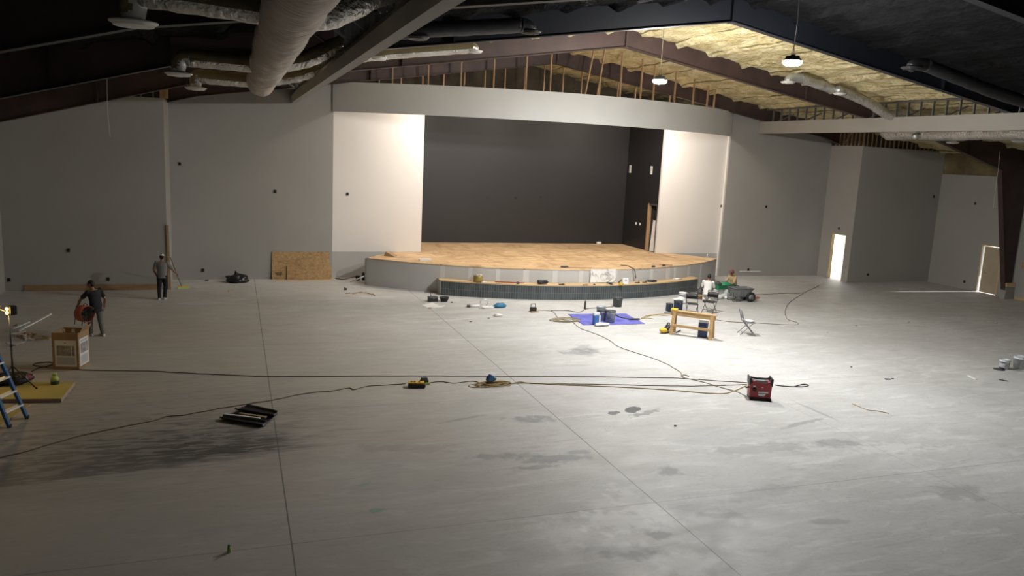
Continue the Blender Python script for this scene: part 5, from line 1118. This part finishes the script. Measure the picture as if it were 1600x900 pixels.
p = fl(1040, 520); r2 = empty('mitre_saw', p, .3, 'yellow and black power tool on the floor at the left sawhorse foot', 'power tool'); b = MB(); b.ell((-.12, 0, .10), (.22, .11, .09), M['yellow'], (0, .2, .1), 18); b.build('motor_body', r2); b = MB(); b.box((.10, .02, .18), (.24, .16, .12), M['dkgrey'], (0, -.5, .2)); b.build('guard', r2, bev=.02); b = MB(); b.tube(smooth_path([(.0, 0, .20), (.08, 0, .34), (.2, .02, .30)]), .022, M['blkpl'], 8); b.build('handle', r2); b = MB(); b.box((.05, 0, .02), (.34, .2, .04), M['blkpl']); b.build('base', r2)
a_, c_ = fl(1057, 520), fl(1063, 518); b = MB(); b.bar(a_+Vector((0, 0, .02)), c_+Vector((0, 0, .05)), .04, .03, M['blkpl']); tag(b.build('black_bar'), 'short black bar on the floor beside the left sawhorse foot', 'bar')
# green tub on cartons, rubbish
p = fl(1124, 464)
for dx, dy, z_, lb in ((0, .25, .0, 'white carton on the floor under the bright green tub'), (.5, .1, .0, 'second white carton just right of the first, under the green tub')):
    b = MB(); b.box((0, 0, .17), (.44, .36, .33), M['whpl'], (0, 0, .2)); b.box((0, -.01, .338), (.05, .38, .006), M['gyplast'], (0, 0, .2)); o = b.build('white_carton', bev=.02); o.location = (p.x+dx, p.y+dy, z_+.005); tag(o, lb, 'carton')
r = empty('green_tub', (p.x+.22, p.y+.2, .36), .2, 'bright green tub heaped with tools between the two crouching people', 'tub'); b = MB(); b.prism([(-.42, -.24), (.42, -.24), (.42, .24), (-.42, .24)], 0, .04, M['green']); 
b.add([(-.42, -.24, .04), (.42, -.24, .04), (.42, .24, .04), (-.42, .24, .04), (-.50, -.30, .20), (.50, -.30, .20), (.50, .30, .20), (-.50, .30, .20), (-.53, -.33, .20), (.53, -.33, .20), (.53, .33, .20), (-.53, .33, .20)], [(0, 1, 5, 4), (1, 2, 6, 5), (2, 3, 7, 6), (3, 0, 4, 7), (4, 5, 9, 8), (5, 6, 10, 9), (6, 7, 11, 10), (7, 4, 8, 11)], M['green']); b.build('tub', r)
b = blobmesh((.20, 0, .05), (.24, .18, .14), M['tealpl'] if False else M['green'], 41, .5); b.build('green_bundle', r); b = blobmesh((-.18, .05, .05), (.14, .12, .14), M['dkgrey'], 44, .5); b.build('dark_tool', r)
rs = random.Random(9)
for i, (px, py, sz) in enumerate(((1123, 467, .22), (1130, 463, .20), (1136, 462, .2), (1128, 466.5, .13), (1116, 461, .2), (1134, 467, .15))):
    q = fl(px, py); b = blobmesh(q, (sz, sz*.7, sz*.45), M['whpl' if i % 2 else 'paper'], 50+i*3, .5); tag(b.build('paper_wad'), 'crumpled white wrapping on the floor right of the kneeling person', 'paper', 'crumpled wrappings by the kneeling person')
a_, c_ = fl(1126, 458), fl(1138, 466); b = MB(); b.bar(a_+Vector((0, 0, .03)), c_+Vector((0, 0, .03)), .06, .04, M['dkgrey']); tag(b.build('dark_bar'), 'dark metal bar lying among the crumpled white wrapping', 'bar')
p = fl(1094, 460); b = blobmesh(p, (.16, .14, .16), M['dkgrey'], 60, .3); r = b.build('tool_pouch'); tag(r, 'dark round pouch on the floor between the step and kneeling person', 'pouch'); b = MB(); b.tube([(p.x-.08, p.y, .25), (p.x, p.y, .36), (p.x+.08, p.y, .25)], .014, M['blkpl'], 6); b.build('strap', r)
p = fl(1096, 467.5); b = MB(); b.lathe([(0, 0), (.15, 0), (.19, .16), (.20, .17), (.17, .17), (.14, .02), (0, .02)], M['card'], (p.x-.05, p.y+.1, 0), 20); tag(b.build('tan_pan'), 'tan shallow pan on the floor left of the kneeling person', 'pan')
# cart
p = fl(1155, 470); r = empty('dump_cart', p, -.10, 'grey tub cart on wheels in front of the person in the maroon cap', 'cart')
k = 1.0; b = MB(); lo_ = [(-.36, -.20), (.34, -.20), (.34, .20), (-.36, .20)]; hi_ = [(-.50, -.30), (.50, -.30), (.50, .30), (-.50, .30)]; z0, z1 = .22, .60
V = [(x, y, z0) for x, y in lo_]+[(x, y, z1) for x, y in hi_]+[(x*.95, y*.93, z1) for x, y in hi_]+[(x*.95, y*.93, z0+.03) for x, y in lo_]
b.add(V, [(3, 2, 1, 0), (12, 13, 14, 15)]+[(i, (i+1) % 4, 4+(i+1) % 4, 4+i) for i in range(4)]+[(4+i, 4+(i+1) % 4, 8+(i+1) % 4, 8+i) for i in range(4)]+[(8+i, 8+(i+1) % 4, 12+(i+1) % 4, 12+i) for i in range(4)], M['gyplast']); b.build('tub', r)
b = MB(); b.tube([(-.50, -.31, .585), (.50, -.31, .585), (.50, .31, .585), (-.50, .31, .585)], .02, M['dkgrey'], 8, closed=True); b.build('rim', r)
for x in (.38,):
    for y in (-.29, .29):
        R_ = .16 if x < 0 else .22; b = MB(); b.lathe([(R_*.55, -.035), (R_*.92, -.045), (R_, -.025), (R_, .025), (R_*.92, .045), (R_*.55, .035), (R_*.55, -.035)], M['blkpl'], (x, y, R_), 24, (PI/2, 0, 0)); o = b.build('wheel', r); q = MB(); q.lathe([(0, -.03), (R_*.54, -.03), (R_*.54, .03), (0, .03)], M['gyplast'], (x, y, R_), 18, (PI/2, 0, 0)); q.build('hub', o)
b = MB()
for y in (-.24, .24): b.tube(smooth_path([(-.44, y, .40), (-.46, y, .10), (-.40, y, .014), (-.12, y, .014), (-.06, y, .10), (-.05, y, .24)], 4), .014, M['dkgrey'], 8)
b.tube([(-.42, -.24, .10), (-.42, .24, .10)], .012, M['dkgrey'], 8); b.tube([(.38, -.29, .22), (.38, .29, .22)], .014, M['dkgrey'], 8)
for y in (-.18, .18): b.tube([(-.44, y, .24), (-.36, y, .20), (.34, y, .20), (.38, y, .22)], .014, M['dkgrey'], 8)
b.tube([(.02, -.27, .48), (.02, -.25, .12), (-.30, -.24, .10)], .012, M['dkgrey'], 8); b.tube([(-.10, -.27, .50), (-.10, -.25, .12)], .012, M['dkgrey'], 8); b.build('chassis', r)
b = MB(); b.tube(smooth_path([(-.50, 0, .45), (-.62, .02, .62), (-.42, .05, .72), (-.05, .05, .66)]), .016, M['dkgrey'], 8); b.build('pull_handle', r)
q = blobmesh((0, 0, .34), (.28, .18, .10), M['dkgrey'], 70, .5); q.build('load', r)
p = fl(1174, 468.5); b = blobmesh((p.x+.05, p.y+.1, 0), (.20, .18, .13), M['whpl'], 72, .3); tag(b.build('clear_bag'), 'clear white bag on the floor touching the right cart wheel', 'bag')
p = fl(1181, 466); b = blobmesh(p, (.20, .10, .04), M['orange'], 75, .4); tag(b.build('work_glove'), 'brownish glove on the floor right of the grey cart', 'glove')
b = MB(); a_, c_ = at(1155, 424, 1, YB), at(1188, 425, 1, YB); b.span((a_.x, YB-.03, a_.z-.02), (c_.x, YB-.002, a_.z+.025), M['whpl']); tag(b.build('wall_strip'), 'thin pale strip fixed low on the grey wall right of the stage', 'strip')

# ================================================================= middle of the floor
# generator
gA, gB = fl(1169, 622), fl(1209, 629); d = gB-gA; W = .50; ang = math.atan2(d.y, d.x)*.55
r = empty('generator', ((gA+gB)/2)+Vector((.05, .17, 0)), ang, 'red and black portable generator on the bright open floor', 'generator'); r.scale = (1.14, 1.1, 1.12)
prof = [(-.235, .06), (-.19, .04), (.19, .04), (.235, .075), (.245, .36), (.21, .44), (.06, .40), (-.06, .40), (-.21, .44), (-.245, .36)]
b = MB(); b.prism(prof, -.15, .15, M['red'], 1); b.build('red_housing', r, bev=.012)
b = MB(); b.span((-.23, -.17, 0), (.25, .17, .055), M['blkpl']); b.build('base', r, bev=.012)
for sx in (-1, 1):
    b = MB(); b.prism([(sx*.18, .40), (sx*.255, .33), (sx*.265, .50), (sx*.235, .515), (sx*.20, .47)], -.155, .155, M['blkpl'], 1); b.build('corner_guard', r, bev=.008)
b = MB(); b.tube([(-.24, .0, .49), (-.12, 0, .475), (.12, 0, .475), (.24, 0, .49)], .022, M['blkpl'], 10); b.build('carry_handle', r)
b = MB(); b.prism([(-.19, .405), (.19, .405), (.12, .455), (-.12, .455)], -.13, .13, M['gyplast'], 1); b.build('top_cover', r); b = MB(); b.lathe([(0, 0), (.04, 0), (.04, .03), (0, .03)], M['blkpl'], (-.08, 0, .455), 16); b.build('fuel_cap', r)
b = MB(); b.lathe([(0, 0), (.045, 0), (.045, .025), (.03, .03), (0, .03)], M['blkpl'], (-.14, -.152, .24), 20, (PI/2, 0, 0)); b.box((-.14, -.19, .24), (.012, .014, .06), M['blkpl']); b.build('dial', r)
for x, z, w_, h_, nm in ((-.145, .315, .055, .03, 'label'), (.03, .30, .05, .014, 'label'), (.06, .215, .22, .012, 'label'), (.06, .185, .22, .028, 'label')):
    b = MB(); b.box((x, -.153, z), (w_, .004, h_), M['whpl'] if h_ > .013 else M['gyplast']); b.build('printed_label', r)
b = MB(); b.prism([(-.06, .155), (.12, .155), (.09, .095), (-.03, .095)], -.155, -.1515, M['whpl'], 1); b.build('outlet_plate', r)
b = MB(); b.tube([(-.24, -.05, .27), (-.30, -.05, .25)], .02, M['blkpl'], 8); b.tube([(-.24, .03, .24), (-.30, .04, .22)], .02, M['blkpl'], 8); b.build('plug', r)
# yellow multi case, green box
p = fl(651, 605); r = empty('drill_case', p, -.22, 'yellow and black battery charger case lying on the cord in mid floor', 'charger'); b = MB(); b.box((0, 0, .05), (.44, .22, .09), M['blkpl']); b.build('base', r, bev=.025); b = MB(); b.box((-.01, .02, .115), (.40, .17, .05), M['yellow']); b.build('yellow_top', r, bev=.02)
for x in (-.13, -.05, .06): b = MB(); b.box((x, .0, .145), (.05, .06, .02), M['orange']); b.build('port', r)
p = fl(661, 602); r = empty('battery', p+Vector((.05, .1, 0)), .2, 'small green and grey battery just behind the yellow charger case', 'battery'); b = MB(); b.box((0, 0, .06), (.20, .13, .10), M['jeand']); b.box((.05, -.04, .03), (.16, .10, .05), M['lime']); b.build('body', r, bev=.01); b = MB(); b.box((0, 0, .14), (.15, .11, .07), M['dkgrey']); b.build('top', r, bev=.01)
def cable(name, pix, rad, m, label, z=None, cat='cord', sub=6, jit=0., cyc=False, base=None):
    P = [fl(*q) for q in pix]; z = rad if z is None else z; P = smooth_path([(q.x, q.y, z) for q in P], sub)
    if jit: P = [q+Vector((jit*noise.noise((q.x*3, q.y*3, 0)), jit*noise.noise((q.x*3, q.y*3, 7)), 0)) for q in P]
    b = MB(); b.tube(P, rad, m, 6); return tag(b.build(name), label, cat)
p = fl(765, 602); r = empty('cord_tangle', p, 0, 'tangle of yellow cord lying in mid floor under a blue cap', 'cord'); b = MB()
for k in range(9):
    a0 = k*.7; R_ = .20+.14*math.sin(k*1.7)**2; ox, oy = -.12+.05*k-.1*math.sin(k), .05*math.cos(k*2); P = [(ox+R_*1.2*math.cos(t+a0), oy+R_*.55*math.sin(t+a0)+.03*math.sin(3*t+k), .012+.012*k*.5+.01*math.sin(2*t)) for t in [2*PI*i/30 for i in range(30)]]
    b.tube(P, .010, M['cordor'], 6, closed=True)
b.build('coil', r)
p = fl(766, 600); r = empty('plug_cap', (p.x, p.y, .09), .3, 'dark blue wedge cap standing on the yellow cord tangle', 'cap'); b = MB(); b.prism([(-.11, 0), (.11, 0), (.12, .06), (0, .17), (-.10, .08)], -.07, .07, M['brightblue'] if False else M['blue'], 1); b.build('cap', r, bev=.015); b = MB(); b.box((.13, 0, .03), (.06, .08, .05), M['navy']); b.build('prong', r)
cable('extension_cord', [(62, 574), (130, 578.5), (245, 581), (300, 584), (345, 586), (400, 588.5), (480, 588.8), (640, 588), (760, 588.5), (900, 589), (1000, 590.5), (1060, 591.5), (1110, 595), (1168, 598.5)], .0115, M['cordbr'], 'long straight brown cord crossing the whole floor to the generator', jit=.03)
cable('extension_cord', [(-20, 721), (0, 716), (45, 705), (120, 683), (190, 668), (240, 658), (262, 652), (300, 647), (360, 636), (425, 626), (480, 615), (520, 611), (545, 607), (553, 609.5), (575, 604), (605, 602), (634, 600)], .0115, M['cordbr'], 'winding brown cord from the lower left edge to the yellow charger case', jit=.04)
cable('extension_cord', [(668, 599), (690, 597), (708, 599.5), (725, 597.5), (740, 596), (755, 600), (780, 601), (800, 599.5), (812, 597.5), (835, 600), (900, 600.5), (980, 602), (1060, 603.5), (1120, 603), (1166, 601)], .0115, M['cordbr'], 'brown cord from the yellow charger case through the tangle to the generator', jit=.03)
cable('extension_cord', [(776, 601), (820, 599), (880, 602), (960, 605), (1040, 609.5), (1100, 614.5), (1130, 615.5), (1148, 611), (1166, 603)], .013, M['cordor'], 'yellowish cord sagging in front from the tangle to the generator')
cable('extension_cord', [(840, 485), (858, 486), (866, 489), (871, 496), (878, 500), (893, 502), (897, 506), (908, 514), (925, 520), (940, 526), (955, 534), (963, 541), (985, 549), (1010, 557), (1035, 566), (1052, 575), (1063, 582), (1066, 589), (1075, 592), (1100, 598), (1130, 607), (1150, 612), (1166, 619)], .012, M['corddk'], 'tan cord snaking from the dark charger past the tarp to the generator', jit=.03)
p = fl(884, 501); r = empty('hose_coil', p, 0, 'flat coil of tan cord lying left of the blue tarp', 'cord'); b = MB()
for k in range(6):
    R_ = .28+.05*k; b.tube([(R_*1.15*math.cos(t)+.02*math.sin(k), R_*.62*math.sin(t), .014+.012*(k % 3)+.01*math.sin(t*2+k)) for t in [2*PI*i/40 for i in range(40)]], .012, M['corddk'], 6, closed=True)
b.build('coil', r)
cable('extension_cord', [(861, 485.5), (885, 485.8), (905, 488), (918, 482.8), (940, 481), (958, 480)], .013, M['cordblk'], 'dark cord running past the thin upright tool to the dark bucket')
cable('extension_cord', [(1006, 497), (1020, 493), (1040, 493.5), (1052, 491), (1030, 491.5), (1010, 494), (1002, 498), (1012, 497.5), (1022, 499)], .013, M['cordor'], 'yellowish cord looping on the floor right of the blue tarp')
cable('extension_cord', [(1176, 461), (1205, 459.5), (1230, 458.5), (1254, 458), (1266, 453), (1280, 446)], .0115, M['cordbr'], 'brown cord running right from the cart towards the bright doorway', jit=.04)
cable('extension_cord', [(1256, 458), (1245, 465), (1234, 473), (1228, 482), (1227, 492), (1232, 500), (1244, 504), (1248, 507), (1235, 508), (1205, 506.5), (1180, 505), (1140, 503), (1120, 500)], .0115, M['cordbr'], 'brown cord curving down the right floor to the lone grey chair', jit=.03)
cable('extension_cord', [(1210, 602), (1225, 604), (1245, 605), (1258, 604.5), (1263, 602.5), (1256, 601), (1248, 602.5), (1242, 604.5)], .014, M['cordblk'], 'short dark cord with a loop at the right side of the generator')
cable('extension_cord', [(1068, 590), (1066, 587), (1072, 586.8), (1076, 589)], .013, M['corddk'], 'tiny cord loop where the long cords cross near the generator')
cable('bent_wire', [(1331, 631), (1345, 637), (1358, 641.5), (1370, 642.5), (1389, 646.5)], .009, M['cordor'], 'thin orange wire lying alone on the right floor', cat='wire')
cable('extension_cord', [(62, 573), (52, 571), (58, 568), (78, 566.5), (84, 569), (74, 573), (60, 575.5), (50, 581)], .014, M['cordblk'], 'dark cord looped on the floor left of the cardboard box')
# black folded mat
P = [fl(*q) for q in ((343, 657), (410, 669), (434, 650), (378, 640))]; c_ = sum(P, Vector())/4
r = empty('rubber_mat', (0, 0, 0), 0, 'black folded mat lying on the floor beside the left floor joint', 'mat')
def quadslab(name, P, z, th, m, par, curl=0.):
    b = MB(); n1, n2 = 16, 10; V = []
    for i in range(n1+1):
        for j in range(n2+1):
            u, v_ = i/n1, j/n2; q = (P[0]*(1-u)+P[1]*u)*(1-v_)+(P[3]*(1-u)+P[2]*u)*v_
            V.append((q.x, q.y, z+th+curl*(max(0, v_-.75)/.25)**2+curl*.8*(max(0, .12-v_)/.12)**2+.008*noise.noise((q.x*5, q.y*5, 0))))
    b.add(V, [(i*(n2+1)+j, (i+1)*(n2+1)+j, (i+1)*(n2+1)+j+1, i*(n2+1)+j+1) for i in range(n1) for j in range(n2)], m, True); o = b.build(name, par)
    md = o.modifiers.new('t', 'SOLIDIFY'); md.thickness = th; md.offset = -1; return o
quadslab('lower_sheet', P, .0, .012, M['blkpl'], r, .045)
Q = [P[3].lerp(P[0], .35), P[2].lerp(P[1], .30), P[2], P[3]+Vector((.12, .02, 0))]; quadslab('folded_flap', [q+Vector((.0, .02, 0)) for q in Q], .05, .012, M['blkpl'], r, .05)
Q = [P[0], P[1], P[1].lerp(P[2], .28), P[0].lerp(P[3], .16)]; quadslab('front_fold', Q, .03, .012, M['dkgrey'], r, .05)
a_, e_ = P[0].lerp(P[3], .15), P[1].lerp(P[2], .42)
b = MB(); b.bar((a_.x+.02, a_.y, .105), (e_.x-.18, e_.y+.02, .11), .045, .02, M['whpl']); tag(b.build('white_batten'), 'white batten lying on the front of the black folded mat', 'slat')
a_, e_ = P[0].lerp(P[3], .55).lerp(P[1], .25), P[1].lerp(P[2], .55); b = MB(); b.bar((a_.x, a_.y, .10), (e_.x-.1, e_.y, .10), .07, .025, M['card']); tag(b.build('brown_batten'), 'brown batten lying in the middle of the black folded mat', 'slat')
# green bottle near the camera
p = fl(358, 863); r = empty('lime_marker', p, .3, 'small lime green marker bottle alone on the near left floor', 'marker'); b = MB(); b.lathe([(0, 0), (.026, 0), (.028, .01), (.028, .075), (.02, .09)], M['lime'], (0, 0, 0), 18); b.build('body', r); b = MB(); b.lathe([(.021, .088), (.021, .115), (.012, .12), (0, .12)], M['green'], (0, 0, 0), 14); b.build('cap', r)
# pails and scraps at the far right
bucket(1568.5, 576, .155, .30, 'bucketw', 'small white pail on the right floor, left of its larger neighbour', False, 'white pails on the right', fill='grout')
bucket(1592, 575.5, .19, .40, 'bucketw', 'larger white pail at the right photo edge', False, 'white pails on the right', fill='grout')
p = fl(1560, 577); b = MB(); b.lathe([(0, 0), (.17, 0), (.17, .012), (0, .014)], M['dkgrey'], (p.x, p.y-.02, 0), 22); tag(b.build('pail_shadow_disc'), 'flat dark disc standing in for the shadow left of the small white pail', 'lid')  # dark disc laid where the small pail's shadow falls
stick('white_scrap', (1512, 587), (1526, 593), .06, .02, M['whpl'], 'white flat scrap on the floor lower left of the pails', 'scrap')
stick('dark_scrap', (1561, 593.5), (1574, 596), .06, .02, M['dkgrey'], 'dark scrap with a pale end on the floor below the pails', 'scrap')
b = MB(); p = fl(1387, 593); b.box((p.x, p.y, .012), (.16, .07, .024), M['dkgrey'], (0, 0, -.2)); b.box((p.x+.2, p.y+.02, .010), (.07, .05, .02), M['dkgrey']); tag(b.build('dark_chip'), 'dark flat chips on the right floor between the wire and pails', 'chip')
# loose wires hanging from the roof
for P, lb in (([(167, 112, 27.6), (167.5, 150, 27.6), (169, 185, 27.6), (172, 213, 27.6)], 'thin pale wire hanging from the frame before the leftmost panel'), ([(1562, 236, 27.0), (1560, 262, 27.0), (1556, 290, 27.0), (1552, 325, 27.0)], 'thin pale wire hanging beside the right column')):
    b = MB(); b.tube(smooth_path([at(x, y, 1, v_) for x, y, v_ in P]), .008, M['wire'], 5); tag(b.build('hanging_wire'), lb, 'wire')
